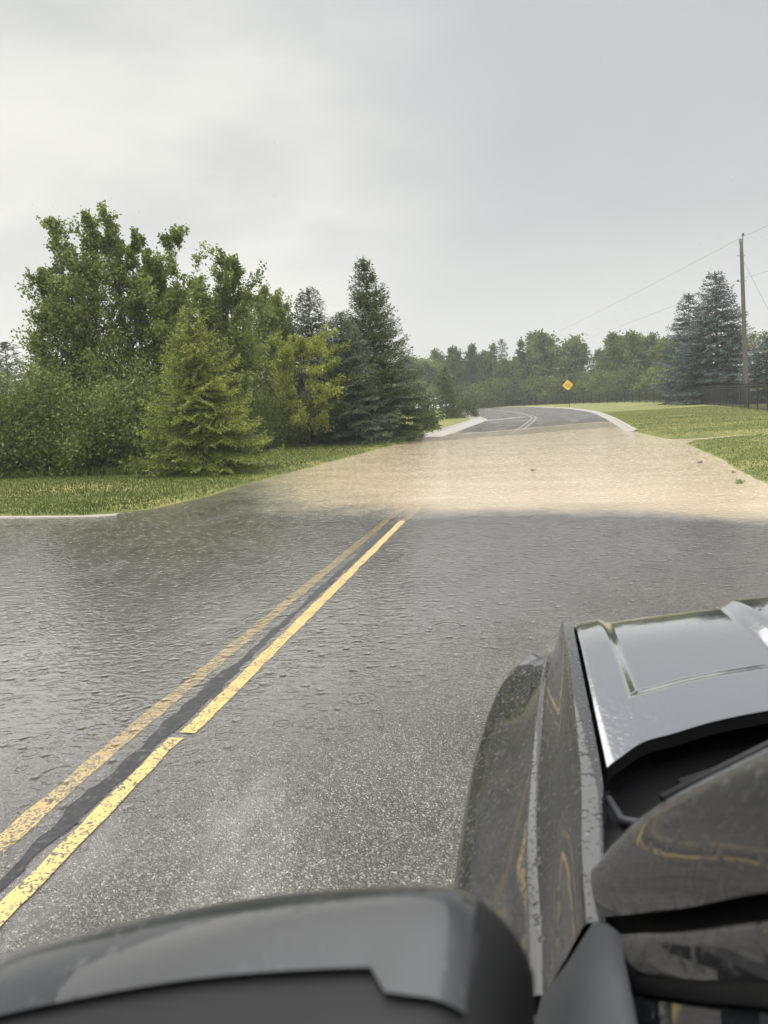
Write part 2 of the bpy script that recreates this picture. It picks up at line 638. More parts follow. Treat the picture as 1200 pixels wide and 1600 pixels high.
M['sign_rim'] = simple('sign_pale_rim', (0.82, 0.60, 0.16), 0.5, nscale=2, namp=0.06)
M['sign_ink'] = simple('sign_brown_ink', (0.26, 0.12, 0.01), 0.5, nscale=4)
M['white_paint'] = simple('white_car_paint', (0.78, 0.78, 0.77), 0.25, coat=1.0, nscale=2, namp=0.03)
M['ceramic'] = simple('insulator_ceramic', (0.10, 0.05, 0.035), 0.2, nscale=10)
M['wire'] = simple('wire', (0.16, 0.16, 0.16), 0.5)
M['debris'] = simple('wet_twigs', (0.06, 0.045, 0.025), 0.5, nscale=30)


def make_glass():
    m, t, out = new_mat('dark_window_glass')
    tc = N(t, 'ShaderNodeNewGeometry').outputs['Position']
    vo = N(t, 'ShaderNodeTexVoronoi', voronoi_dimensions='3D')
    L(t, tc, vo.inputs['Vector'])
    vo.inputs['Scale'].default_value = 60
    sc = N(t, 'ShaderNodeSeparateColor')
    L(t, vo.outputs['Color'], sc.inputs[0])
    h = math_n(t, 'MULTIPLY', math_n(t, 'GREATER_THAN', sc.outputs[0], 0.7),
               math_n(t, 'MAXIMUM', math_n(t, 'SUBTRACT', 0.1, math_n(t, 'MULTIPLY', vo.outputs['Distance'], vo.outputs['Distance'])), 0.0))
    nb = bump_n(t, h, 0.6, 0.004)
    principled(t, out, Base_Color=(0.01, 0.011, 0.012), Roughness=0.03, Specular_IOR_Level=0.7, Normal=nb)
    return m


M['glass'] = make_glass()
M['leaf_mid'] = leaf_mat('leaf_mid_green', (0.055, 0.084, 0.018), (0.125, 0.168, 0.038), (0.220, 0.262, 0.068))
M['leaf_shrub'] = leaf_mat('leaf_shrub', (0.048, 0.074, 0.017), (0.102, 0.140, 0.032), (0.180, 0.215, 0.055))
M['leaf_lime'] = leaf_mat('leaf_lime', (0.060, 0.085, 0.014), (0.165, 0.200, 0.032), (0.300, 0.320, 0.055))
M['leaf_far'] = leaf_mat('leaf_far', (0.050, 0.076, 0.018), (0.108, 0.148, 0.036), (0.180, 0.215, 0.058))
M['leaf_far_dark'] = leaf_mat('leaf_far_dark', (0.034, 0.054, 0.016), (0.072, 0.100, 0.029), (0.130, 0.160, 0.048))
M['needle_lime'] = leaf_mat('needle_lime', (0.055, 0.076, 0.014), (0.150, 0.185, 0.030), (0.290, 0.310, 0.055), 0.15)
M['needle_dark'] = leaf_mat('needle_dark', (0.025, 0.042, 0.012), (0.060, 0.085, 0.025), (0.118, 0.145, 0.046), 0.12)
M['needle_grey'] = leaf_mat('needle_grey', (0.030, 0.046, 0.026), (0.070, 0.094, 0.052), (0.125, 0.155, 0.090), 0.1)
M['needle_blue'] = leaf_mat('needle_blue', (0.020, 0.035, 0.032), (0.060, 0.088, 0.082), (0.150, 0.195, 0.180), 0.08)
M['blossom'] = leaf_mat('blossom', (0.05, 0.08, 0.02), (0.12, 0.16, 0.05), (0.70, 0.68, 0.52), 0.2)
M['leaf_red'] = leaf_mat('leaf_red', (0.035, 0.012, 0.012), (0.080, 0.026, 0.024), (0.13, 0.05, 0.04))
M['grass'] = leaf_mat('grass_blades', (0.058, 0.082, 0.016), (0.108, 0.134, 0.029), (0.225, 0.218, 0.072), 0.3, 0.5)

# ------------------------------------------------------------------ ground, road, water
ROAD = np.array([
    (4.6, -40), (4.5, 6), (4.05, 11), (3.80, 13), (4.22, 18), (4.55, 23.7), (4.2, 27), (4.05, 30), (4.5, 38.5), (5.0, 49), (5.3, 60), (5.2, 68), (4.4, 82), (2.6, 95),
    (0.2, 107), (-2.6, 116), (-9.8, 125.7), (-20, 134), (-45, 143), (-300, 160),
    (-300, 142), (-45, 129), (-22, 121), (-12.5, 108), (-8.3, 90), (-6.2, 73), (-4.7, 60), (-4.2, 55), (-4.45, 45), (-4.62, 40), (-4.95, 30), (-5.75, 20.7),
    (-6.1, 16.8), (-6.25, 13.3), (-6.6, 11.45), (-7.5, 10.98), (-9.3, 11.12), (-16, 11.5), (-300, 25), (-300, 8), (-20, 1.5), (-9, 0.5), (-6.6, -2), (-6.0, -40)], float)


def catmull(P, n=6, closed=False):
    P = np.asarray(P, float)
    out = []
    m = len(P)
    for i in range(m if closed else m - 1):
        p0 = P[(i - 1) % m] if (closed or i > 0) else P[0]
        p1, p2 = P[i], P[(i + 1) % m]
        p3 = P[(i + 2) % m] if (closed or i + 2 < m) else P[-1]
        for k in range(n):
            u = k / n
            out.append(0.5 * ((2 * p1) + (-p0 + p2) * u + (2 * p0 - 5 * p1 + 4 * p2 - p3) * u * u + (-p0 + 3 * p1 - 3 * p2 + p3) * u ** 3))
    if not closed:
        out.append(P[-1])
    return np.array(out)


def signed_dist(X, Y, P):
    """positive outside the polygon"""
    x, y = X.ravel(), Y.ravel()
    best = np.full(len(x), 1e18)
    ins = np.zeros(len(x), bool)
    for i in range(len(P)):
        a, b = P[i], P[(i + 1) % len(P)]
        d = b - a
        t = np.clip(((x - a[0]) * d[0] + (y - a[1]) * d[1]) / (d @ d + 1e-12), 0, 1)
        best = np.minimum(best, (x - a[0] - t * d[0]) ** 2 + (y - a[1] - t * d[1]) ** 2)
        if a[1] != b[1]:
            c = ((a[1] > y) != (b[1] > y)) & (x < (b[0] - a[0]) * (y - a[1]) / (b[1] - a[1]) + a[0])
            ins ^= c
    s = np.sqrt(best)
    return np.where(ins, -s, s).reshape(X.shape)


WATER_Z = 0.007


def seg_d(X, Y, a, b):
    d = np.array(b) - np.array(a)
    t = np.clip(((X - a[0]) * d[0] + (Y - a[1]) * d[1]) / (d @ d), 0, 1)
    return np.hypot(X - a[0] - t * d[0], Y - a[1] - t * d[1])


def ground_z(X, Y):
    sdist = signed_dist(X, Y, ROAD)
    n = vnoise(X * 1.6, Y * 1.6, 3) * 0.5 + vnoise(X * 5, Y * 5, 4) * 0.3
    sdn = sdist + np.where((Y > 8) & (Y < 42), 0.10 * n, 0.0)
    z = np.where(sdn < 0, np.maximum(-0.15, sdn * 0.5), np.where(sdn < 0.35, 0.24 * sdn, 0.084 + 0.013 * np.minimum(sdn - 0.35, 30)))
    z = z + 0.012 * n * smoothstep(0.3, 1.5, sdist)
    # puddles lying in the right-hand lawn
    for a, b, wd, dp in (((4.3, 23.9), (10.5, 26.6), 0.62, 0.19), ((6.4, 21.5), (9.6, 23.2), 0.50, 0.19)):
        z = z - dp * np.exp(-(seg_d(X, Y, a, b) + 0.12 * n) ** 2 / wd ** 2) * (sdist > 0)
    return z


def axis(parts):
    out = []
    for a, b, s in parts:
        out += list(np.arange(a, b, s))
    out.append(parts[-1][1])
    return np.array(sorted(set(np.round(out, 4))))


gx = axis([(-900, -300, 100), (-300, -60, 12), (-60, -16, 1.5), (-16, -9, 0.3), (-9, 6.5, 0.12), (6.5, 11, 0.25), (11, 40, 1.0), (40, 300, 15), (300, 900, 100)])
gy = axis([(-200, -40, 20), (-40, 6, 1.5), (6, 10, 0.3), (10, 31, 0.15), (31, 60, 0.4), (60, 135, 0.9), (135, 300, 12), (300, 1600, 100)])
GX, GY = np.meshgrid(gx, gy, indexing='xy')
GZ = ground_z(GX, GY)
nxg, nyg = len(gx), len(gy)
idx = np.arange(nxg * nyg).reshape(nyg, nxg)
Fg = np.stack([idx[:-1, :-1], idx[:-1, 1:], idx[1:, 1:], idx[1:, :-1]], -1).reshape(-1, 4)
tag(link('ground', mesh_np('ground', np.stack([GX, GY, GZ], -1), Fg, [M['lawn']], True)), kind='structure')

rd = MB()
rd.poly([(-300, -40, 0), (11, -40, 0), (11, 170, 0), (-300, 170, 0)])
tag(rd.build('road', M['asphalt']), kind='structure')


def ribbon(name, pts, width, z, mat, edge_noise=0.0, seed=1, wfun=None):
    pts = np.asarray(pts, float)
    seg = np.hypot(*np.diff(pts, axis=0).T)
    s = np.concatenate([[0], np.cumsum(seg)])
    n = max(2, int(s[-1] / 0.05)) if edge_noise else max(2, int(s[-1] / 0.5))
    u = np.linspace(0, s[-1], n)
    x, y = np.interp(u, s, pts[:, 0]), np.interp(u, s, pts[:, 1])
    tx, ty = np.gradient(x), np.gradient(y)
    ln = np.hypot(tx, ty)
    nx, ny = -ty / ln, tx / ln
    r = np.random.RandomState(seed)
    ker = np.ones(3) / 3
    ea = np.convolve(r.randn(n), ker, 'same') * edge_noise
    eb = np.convolve(r.randn(n), ker, 'same') * edge_noise
    wd = width if wfun is None else wfun(u)
    a = np.stack([x + nx * (wd / 2 + ea), y + ny * (wd / 2 + ea), np.full(n, z)], -1)
    b = np.stack([x - nx * (wd / 2 + eb), y - ny * (wd / 2 + eb), np.full(n, z)], -1)
    V = np.stack([b, a], 1).reshape(-1, 3)
    i = np.arange(n - 1) * 2
    F = np.stack([i, i + 2, i + 3, i + 1], -1)
    return tag(link(name, mesh_np(name, V, F, [mat])), kind='structure')


# double yellow line with the tar-sealed joint between
ribbon('road_marking', [(-1.775, 3.27), (-1.765, 9.85)], 0.092, 0.0085, M['yellow'], 0.007, 1)
ribbon('road_marking', [(-1.76, 9.87), (-1.5, 20), (-0.78, 30)], 0.105, 0.004, M['yellow'], 0.006, 11)
ribbon('road_marking', [(-1.80, -12), (-1.79, 1.9), (-1.812, 3.21)], 0.082, 0.0085, M['yellow'], 0.006, 2)
ribbon('road_marking', [(-2.10, -12), (-2.085, 2.3), (-2.10, 3.1), (-2.06, 6.1), (-2.02, 9.5), (-1.8, 20), (-1.05, 30)], 0.105, 0.004, M['yellow_faded'], 0.007, 3)
ribbon('road_marking', [(-1.92, -12), (-1.91, 2.0), (-1.905, 3.4), (-1.885, 6), (-1.865, 9.3)], 0.12, 0.0078, M['tar'], 0.022, 4,
       lambda u: 0.070 + 0.03 * np.sin(u * 1.9) * np.sin(u * 0.63 + 1) + 0.02 * np.sin(u * 5.3))
cl = catmull([(-0.75, 30), (-0.07, 41), (0.45, 53), (0.36, 59), (-0.15, 66), (-1.4, 78), (-4.2, 95), (-9, 109), (-20, 124), (-45, 136)], 8)
ribbon('road_marking', cl, 0.16, 0.004, M['pale_line'], 0.0, 5)
ribbon('road_marking', cl + np.array([-0.30, 0]), 0.14, 0.004, M['pale_line'], 0.0, 6)
ribbon('road_marking', [(-3.3, 53.2), (-1.6, 56), (-0.3, 59.3)], 0.7, 0.004, M['concrete'], 0.04, 7)


def kerb(name, line, gutter, z0=0.005, hgt=0.075):
    """gutter pan and raised kerb along a line; the road lies on the right of its direction"""
    pts = catmull(line, 8)
    tx, ty = np.gradient(pts[:, 0]), np.gradient(pts[:, 1])
    ln = np.hypot(tx, ty)
    nx, ny = -ty / ln, tx / ln
    mb = MB()
    rows = []
    for (p, a, b) in zip(pts, nx, ny):
        rows.append([(p[0] - a * g, p[1] - b * g, h) for g, h in ((gutter, z0), (0.02, z0 + 0.012), (-0.05, z0 + hgt * 0.8), (-0.10, z0 + hgt), (-0.19, z0 + hgt), (-0.20, -0.02))])
    mb.quad_strip(rows, flip=True)
    return tag(mb.build(name, M['concrete']), kind='structure')


kerb('kerb', [(-4.80, 33), (-4.62, 40), (-4.45, 45), (-4.2, 55), (-4.7, 60), (-6.2, 73), (-8.3, 90), (-12.5, 108), (-22, 121), (-45, 129)], 1.1)
kerb('kerb', [(-45, 143), (-20, 134), (-9.8, 125.7), (-2.6, 116), (0.2, 107), (2.6, 95), (4.4, 82), (5.2, 68), (5.3, 60), (5.0, 49), (4.5, 38.5), (4.2, 33.0), (4.1, 30.5)], 0.32)
kerb('kerb', [(-6.9, 11.02), (-7.5, 10.92), (-9.3, 11.05), (-16, 11.42), (-60, 13.6)], 0.30, 0.003, 0.003)

# flood water: one level sheet, muddy in the dip of the road
wx = axis([(-60, -16, 2), (-16, 10, 0.25), (10, 11, 0.5)])
wy = axis([(-6, 1, 1.0), (1, 46, 0.25)])
WX, WY = np.meshgrid(wx, wy, indexing='xy')
near = np.interp(WX, [-14, -9, -6.4, -4.1, -1.8, -0.2, 1.4, 2.7, 4.5, 10], [24, 23, 18, 12.7, 11.0, 10.8, 10.5, 9.7, 8.9, 8.2])
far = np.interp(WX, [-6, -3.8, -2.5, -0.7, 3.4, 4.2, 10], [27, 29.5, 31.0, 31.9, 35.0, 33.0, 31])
soft = np.interp(WX, [-7, -4, -1.5, 0], [5.0, 3.0, 1.2, 1.0])
mud_sheen = smoothstep(-1.5, 1.9, (WY - near) / soft) * smoothstep(-0.35, 0.6, far - WY)
film_edge = np.interp(WX, [-16, -4, -2.6, -1.4, 0.0, 1.5, 4], [-4, 0.4, 1.5, 2.8, 4.2, 5.2, 6.0])
film = smoothstep(-1.2, 2.8, WY - film_edge + 0.7 * vnoise(WX * 1.3, WY * 1.3, 9))
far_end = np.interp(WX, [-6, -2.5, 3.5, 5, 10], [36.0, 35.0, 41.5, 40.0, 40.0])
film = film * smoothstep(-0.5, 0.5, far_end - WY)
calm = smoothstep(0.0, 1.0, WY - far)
mud_sheen = np.maximum(mud_sheen, 0.40 * smoothstep(-0.3, 0.5, WY - far) * smoothstep(-0.8, 0.2, far_end - WY))  # sky sheen on the clear far film, painted in as pale mud colour
nw, nh = len(wx), len(wy)
idx = np.arange(nw * nh).reshape(nh, nw)
Fw = np.stack([idx[:-1, :-1], idx[:-1, 1:], idx[1:, 1:], idx[1:, :-1]], -1).reshape(-1, 4)
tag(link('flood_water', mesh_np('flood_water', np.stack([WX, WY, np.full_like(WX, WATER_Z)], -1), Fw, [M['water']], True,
                                {'mud_sheen': mud_sheen.ravel(), 'film': film.ravel(), 'calm': calm.ravel()})), kind='structure')


# ------------------------------------------------------------------ foliage
def blades(base, dirs, length, width, rng, fold=0.0):
    """one diamond-shaped face per leaf or needle spray"""
    n = len(base)
    d = dirs / (np.linalg.norm(dirs, axis=1, keepdims=True) + 1e-9)
    r = rng.randn(n, 3)
    s = np.cross(d, r)
    s /= (np.linalg.norm(s, axis=1, keepdims=True) + 1e-9)
    length = np.broadcast_to(np.asarray(length, float), (n,))[:, None]
    width = np.broadcast_to(np.asarray(width, float), (n,))[:, None]
    mid = base + d * length * 0.45
    V = np.stack([base, mid + s * width * 0.5, base + d * length, mid - s * width * 0.5], 1).reshape(-1, 3)
    F = np.arange(4 * n).reshape(n, 4)
    return V, F


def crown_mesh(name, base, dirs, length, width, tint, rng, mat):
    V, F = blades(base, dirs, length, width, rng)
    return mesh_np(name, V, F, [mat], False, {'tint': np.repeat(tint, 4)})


def trunk_mesh(name, mb, mat):
    me = bpy.data.meshes.new(name)
    me.from_pydata(mb.v, [], mb.f)
    me.materials.append(mat)
    me.polygons.foreach_set('use_smooth', [True] * len(me.polygons))
    me.update()
    return me


def deciduous(seed, h, w, stems=1, leaves=12000, leaf=0.09, mat='leaf_mid', base_t=0.22, limbs=18, spread=0.3, up=0.9, r0=0.07, clump=0.10, fullness=0.55, lean=(0, 0)):
    rng = np.random.RandomState(seed)
    mb = MB()
    spots, sdir, stint, swt = [], [], [], []
    for s in range(stems):
        a = rng.uniform(0, 6.28)
        off = np.array([math.cos(a), math.sin(a), 0]) * w * 0.05 * (stems > 1)
        a2 = a + rng.uniform(-0.6, 0.6)
        tr = w * spread * math.sqrt(rng.uniform(0.05, 1)) * (stems > 1)
        hh = h * (1.0 if s == 0 else rng.uniform(0.72, 0.97))
        top = np.array([math.cos(a2) * tr + lean[0], math.sin(a2) * tr + lean[1], hh])
        tt = np.linspace(0, 1, 11)
        pts = off[None] * (1 - tt)[:, None] + top[None] * tt[:, None] ** np.array([1.25, 1.25, 1.0])
        wob = np.cumsum(rng.randn(11, 2) * 0.012 * h, 0) * (tt * (1 - tt) * 2)[:, None]
        pts[:, :2] += wob
        rr = r0 * (1 - tt * 0.93) * (1.0 if s == 0 else 0.8)
        mb.tube(pts, rr, 7)
        nl = limbs
        for i in range(nl):
            t = base_t + (0.985 - base_t) * ((i + rng.uniform(0, 1)) / nl)
            p0 = np.array([np.interp(t, tt, pts[:, k]) for k in range(3)])
            tp = (t - base_t) / (1 - base_t)
            prof = max(0.20, math.sin(math.pi * min(1, 0.18 + tp * 0.80)) ** 0.9)
            az = i * 2.399 + rng.uniform(-0.5, 0.5) + s
            el = min(1.35, rng.uniform(0.25, 0.75) * up + 0.62 * tp)
            ll = w * fullness * prof * rng.uniform(0.65, 1.2) * (0.75 if stems > 1 else 1)
            d = np.array([math.cos(az) * math.cos(el), math.sin(az) * math.cos(el), math.sin(el)])
            k = np.linspace(0, 1, 6)[:, None]
            lp = p0 + d * ll * k + np.array([0, 0, 1]) * ll * 0.22 * up * k ** 2 + rng.randn(6, 3) * 0.02 * ll * k
            mb.tube(lp, np.linspace(max(0.007, r0 * 0.30 * (1 - t) + 0.006), 0.004, 6), 4, False)
            tint = rng.uniform(0.25, 0.75)
            for q in range(6):
                u = rng.uniform(0.25, 1.0)
                b0 = np.array([np.interp(u, k[:, 0], lp[:, c]) for c in range(3)])
                td = d + rng.randn(3) * 0.65
                td[2] += 0.25 * up
                td /= np.linalg.norm(td)
                tl = ll * rng.uniform(0.22, 0.5)
                b1 = b0 + td * tl
                mb.tube([b0, (b0 + b1) / 2 + rng.randn(3) * 0.02 * tl, b1], [0.006, 0.004, 0.002], 3, False)
                for v in np.linspace(0.2, 1.0, 5):
                    spots.append(b0 + (b1 - b0) * v)
                    sdir.append(td)
                    swt.append(1.0 - 0.5 * tp)
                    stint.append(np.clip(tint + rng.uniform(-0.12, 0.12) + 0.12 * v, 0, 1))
    spots, sdir, stint = np.array(spots), np.array(sdir), np.array(stint)
    pick = rng.randint(0, len(spots), leaves)
    base = spots[pick] + rng.randn(leaves, 3) * np.array([0.85, 0.85, 1.05]) * clump * np.array(swt)[pick][:, None]
    base[:, 2] = np.maximum(base[:, 2], 0.05)
    dirs = sdir[pick] * 0.6 + rng.randn(leaves, 3) * 0.8 + np.array([0, 0, -0.25])
    ln = leaf * rng.uniform(0.7, 1.3, leaves)
    tint = np.clip(stint[pick] + rng.randn(leaves) * 0.13, 0, 1)
    return trunk_mesh('trunk', mb, M['bark']), crown_mesh('crown', base, dirs, ln, ln * 0.72, tint, rng, M[mat])


def spruce(seed, h, R, mat, whorls=26, per=7, needle=0.07, nw=0.018, droop=0.5, low=0.03, step=0.06, power=0.85, gap=0.0, dens=1.0, topup=0.5, tipgain=0.35, width_floor=0.03):
    rng = np.random.RandomState(seed)
    mb = MB()
    zz = np.linspace(0, h, 12)
    mb.tube(np.stack([np.zeros(12), np.zeros(12), zz], -1) + np.c_[rng.randn(12, 2) * 0.006 * h, np.zeros(12)], np.linspace(0.022 * h, 0.004, 12), 7)
    B, D, T, LN = [], [], [], []
    for wi in range(whorls):
        t = low + (0.985 - low) * (wi / (whorls - 1)) ** 0.92
        n = per if t < 0.8 else max(4, per - 2)
        for j in range(n):
            tb = np.clip(t + rng.uniform(-0.5, 0.5) / whorls, 0.01, 0.99)
            Lb = (R * (1 - tb) ** power + width_floor * h) * rng.uniform(0.72, 1.12)
            if tb < 0.10:
                Lb *= 0.82 + 1.8 * tb
            if rng.rand() < gap:
                Lb *= rng.uniform(0.35, 0.7)
            az = j * 6.283 / n + wi * 0.83 + rng.uniform(-0.35, 0.35)
            el = -0.10 + topup * tb ** 1.5 * 1.3 + rng.uniform(-0.12, 0.12)
            m = 7
            k = np.linspace(0, 1, m)
            ch = np.array([math.cos(az), math.sin(az), 0])
            pz = tb * h + Lb * (math.sin(el) * k - droop * (0.55 * k ** 1.4 - 0.42 * k ** 3.2))
            pts = ch[None] * (Lb * math.cos(el) * k)[:, None] + np.c_[np.zeros(m), np.zeros(m), pz]
            pts[:, 2] = np.maximum(pts[:, 2], 0.04)
            mb.tube(pts, np.linspace(0.012 * max(Lb, 0.3) + 0.004, 0.003, m), 4, False)
            side = np.array([-math.sin(az), math.cos(az), 0])
            tint = rng.uniform(0.18, 0.62)
            us = np.arange(0.12, 1.0, step / max(Lb, 0.1) / dens)
            for u in us:
                p = np.array([np.interp(u, k, pts[:, c]) for c in range(3)])
                for sg in (-1, 1):
                    tl = (0.42 * Lb * (1 - u) ** 0.75 * min(1.0, 0.35 + u * 1.6) + needle * 1.2) * rng.uniform(0.6, 1.15)
                    dirn = ch * rng.uniform(0.5, 0.9) + side * sg * rng.uniform(0.55, 1.0)
                    dirn /= np.linalg.norm(dirn)
                    nb = max(2, int(tl / (needle * 0.55)))
                    q = np.linspace(0.05, 1.0, nb)
                    pos = p + dirn[None] * (tl * q)[:, None]
                    pos[:, 2] += -droop * 0.55 * tl * q ** 1.5 + rng.randn(nb) * 0.012 * tl
                    for rep in range(2):
                        B.append(pos + rng.randn(nb, 3) * needle * 0.10)
                        dd = dirn[None] * 0.9 + rng.randn(nb, 3) * 0.45
                        dd[:, 2] -= droop * 0.45
                        D.append(dd)
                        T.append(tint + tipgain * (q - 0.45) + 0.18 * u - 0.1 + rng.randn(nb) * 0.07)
                        LN.append(needle * rng.uniform(0.7, 1.3, nb))
            # tip of the branch
            nb = 6
            B.append(pts[-1][None] + rng.randn(nb, 3) * needle * 0.3)
            D.append(np.repeat((pts[-1] - pts[-2])[None] * 3, nb, 0) + rng.randn(nb, 3) * 0.1)
            T.append(np.full(nb, tint + tipgain * 0.6))
            LN.append(needle * rng.uniform(0.8, 1.4, nb))
    # leader
    nb = 60
    q = rng.uniform(0.93, 1.0, nb)
    B.append(np.c_[rng.randn(nb, 2) * 0.008 * h * 0.3, q * h])
    D.append(np.c_[rng.randn(nb, 2) * 0.5, rng.uniform(0.4, 1.2, nb)])
    T.append(np.full(nb, 0.45))
    LN.append(needle * rng.uniform(0.8, 1.3, nb))
    B, D, T, LN = np.concatenate(B), np.concatenate(D), np.clip(np.concatenate(T), 0, 1), np.concatenate(LN)
    return trunk_mesh('trunk', mb, M['bark']), crown_mesh('crown', B, D, LN, LN * nw / needle, T, rng, M[mat])


def shrub(seed, h, w, leaves=9000, leaf=0.07, mat='leaf_shrub', clumps=130, depth=None, wisps=14):
    rng = np.random.RandomState(seed)
    depth = depth or w
    mb = MB()
    C, CT, CS = [], [], []
    for i in range(clumps):
        a = rng.uniform(0, 6.283)
        ph = math.acos(rng.uniform(0.0, 1.0))
        r = rng.uniform(0.55, 1.0) ** 0.5
        lump = 1 + 0.22 * math.sin(3 * a + seed) * math.sin(4 * ph + seed * 2)
        c = np.array([math.cos(a) * math.sin(ph) * w / 2, math.sin(a) * math.sin(ph) * depth / 2, math.cos(ph) * h * 0.92 + 0.03 * h]) * r * lump
        c[2] = max(c[2], rng.uniform(0.02, 0.25) * h)
        C.append(c)
        CT.append(rng.uniform(0.15, 0.8))
        CS.append(rng.uniform(0.06, 0.13) * (w + h) * 0.5)
    for i in range(wisps):
        c = C[rng.randint(len(C))].copy()
        c = c * np.array([1.04, 1.04, 1.0])
        c[2] = min(h * 1.0, c[2] + rng.uniform(0.05, 0.16) * h)
        C.append(c)
        CT.append(rng.uniform(0.4, 0.9))
        CS.append(0.035 * (w + h))
    C, CT, CS = np.array(C), np.array(CT), np.array(CS)
    for i in range(0, len(C), 4):
        b = np.array([rng.uniform(-.12, .12) * w, rng.uniform(-.12, .12) * depth, 0])
        mb.tube([b, b * 0.5 + C[i] * 0.5 + np.array([0, 0, 0.06 * h]), C[i]], [0.014, 0.009, 0.004], 4, False)
    pick = rng.randint(0, len(C), leaves)
    base = C[pick] + np.clip(rng.randn(leaves, 3), -2, 2) * CS[pick][:, None] * np.array([1, 1, 0.85])
    base[:, 2] = np.where(base[:, 2] < 0.02, rng.uniform(0.02, 0.3 * h, leaves), base[:, 2])
    dirs = rng.randn(leaves, 3) + np.array([0, 0, 0.25])
    ln = leaf * rng.uniform(0.7, 1.35, leaves)
    tint = np.clip(CT[pick] + rng.randn(leaves) * 0.14, 0, 1)
    return trunk_mesh('stems', mb, M['bark']), crown_mesh('foliage', base, dirs, ln, ln * 0.62, tint, rng, M[mat])


def gz(x, y):
    return float(ground_z(np.array([[x]], float), np.array([[y]], float))[0, 0])


def plant(name, meshes, x, y, label, cat, group=None, rz=0.0, lean=(0, 0), scale=None, parts=('trunk', 'crown')):
    r = empty(name, (x, y, gz(x, y) - 0.03), rz, scale)
    r.rotation_euler = (lean[0], lean[1], rz)
    for me, pn in zip(meshes, parts):
        link(pn, me, r)
    tag(r, label, cat, group)
    return r


SH = ('stems', 'foliage')
GL = 'trees on the left bank'
# --- left bank, tall broadleaf clump
plant('broadleaf_tree', deciduous(11, 7.7, 4.0, 5, 26000, 0.092, 'leaf_mid', 0.16, 26, 0.26, 1.25, 0.085, 0.11, 0.5), -13.75, 21.0,
      'tallest green broadleaf tree at far left, its twin crowns highest against the sky', 'tree', GL)
plant('broadleaf_tree', deciduous(12, 6.4, 3.8, 2, 9500, 0.10, 'leaf_mid', 0.24, 15, 0.30, 0.7, 0.07, 0.12, 0.55), -15.2, 21.6,
      'sparse leaning broadleaf tree on the outer left edge of the clump, thin twigs showing sky', 'tree', GL)
plant('broadleaf_tree', deciduous(13, 7.9, 3.1, 4, 20000, 0.092, 'leaf_mid', 0.18, 26, 0.24, 1.25, 0.075, 0.11, 0.48), -12.75, 22.2,
      'tall narrow broadleaf tree with a single pointed spire in the middle of the left clump', 'tree', GL)
plant('broadleaf_tree', deciduous(14, 7.4, 2.9, 3, 12500, 0.092, 'leaf_mid', 0.26, 14, 0.22, 1.15, 0.06, 0.10, 0.42), -11.95, 23.2,
      'thin broadleaf tree with bare twigs at its tip and dark bare stems below', 'tree', GL)
plant('broadleaf_tree', deciduous(15, 7.2, 3.9, 4, 20000, 0.10, 'leaf_mid', 0.22, 14, 0.24, 1.0, 0.06, 0.11, 0.5), -10.95, 22.6,
      'broadleaf tree with clustered leaves rising right behind the bright green spruce', 'tree', GL)
plant('broadleaf_tree', deciduous(16, 6.8, 3.9, 4, 19000, 0.10, 'leaf_mid', 0.24, 13, 0.3, 0.9, 0.06, 0.12, 0.5), -10.15, 23.6,
      'broadleaf tree forming the rounded right shoulder of the left clump', 'tree', GL)
plant('broadleaf_tree', deciduous(17, 6.7, 5.0, 5, 25000, 0.115, 'leaf_mid', 0.14, 16, 0.25, 1.1, 0.07, 0.13, 0.5), -11.6, 32.0,
      'medium broadleaf tree standing between the left clump and the dark spruces', 'tree', GL)
plant('broadleaf_tree', deciduous(18, 5.0, 4.4, 4, 17000, 0.12, 'leaf_shrub', 0.06, 14, 0.25, 0.8, 0.05, 0.14, 0.55), -12.0, 28.5,
      'low dark broadleaf tree filling the space behind the bright green spruce', 'tree', GL)
# shrubs along the left lawn
for k, (x, y, h, ww, lab) in enumerate((
        (-14.75, 18.4, 2.75, 3.0, 'dense green shrub on the left lawn, second from the left frame edge'),
        (-13.2, 18.5, 2.85, 2.9, 'large green shrub under the tallest broadleaf tree'),
        (-11.55, 18.3, 2.5, 2.6, 'rounded green shrub with long grass at its foot, in the middle of the row'),
        (-16.3, 18.2, 3.1, 2.9, 'green shrub cut off by the left frame edge'),
        (-10.35, 19.4, 2.6, 2.2, 'smaller green shrub tucked behind the left side of the bright spruce'),
        (-14.2, 20.6, 3.5, 3.6, 'tall shrub behind the row, at the foot of the leaning tree'),
        (-12.2, 20.3, 3.2, 3.0, 'shrub behind the row beneath the tall spire tree'))):
    plant('shrub', shrub(30 + k, h, ww, 15000, 0.085), x, y, lab, 'shrub', 'shrubs along the left lawn', parts=SH)
for k, (x, y, h, ww, lab) in enumerate(((-13.5, 38, 4.2, 6.0, 'broad bush far behind the yellow-green tree, seen through the gaps'),
                                        (-18.5, 33, 4.0, 6.0, 'broad bush behind the tall left clump'),
                                        (-10.8, 41, 4.2, 5.5, 'broad bush behind the grey-green spruce'),
                                        (-24.5, 34, 3.6, 6.5, 'broad bush at the left edge, behind the shrub row'))):
    plant('shrub', shrub(130 + k, h, ww, 9000, 0.14, 'leaf_far_dark'), x, y, lab, 'shrub', 'bushes behind the left bank', parts=SH)
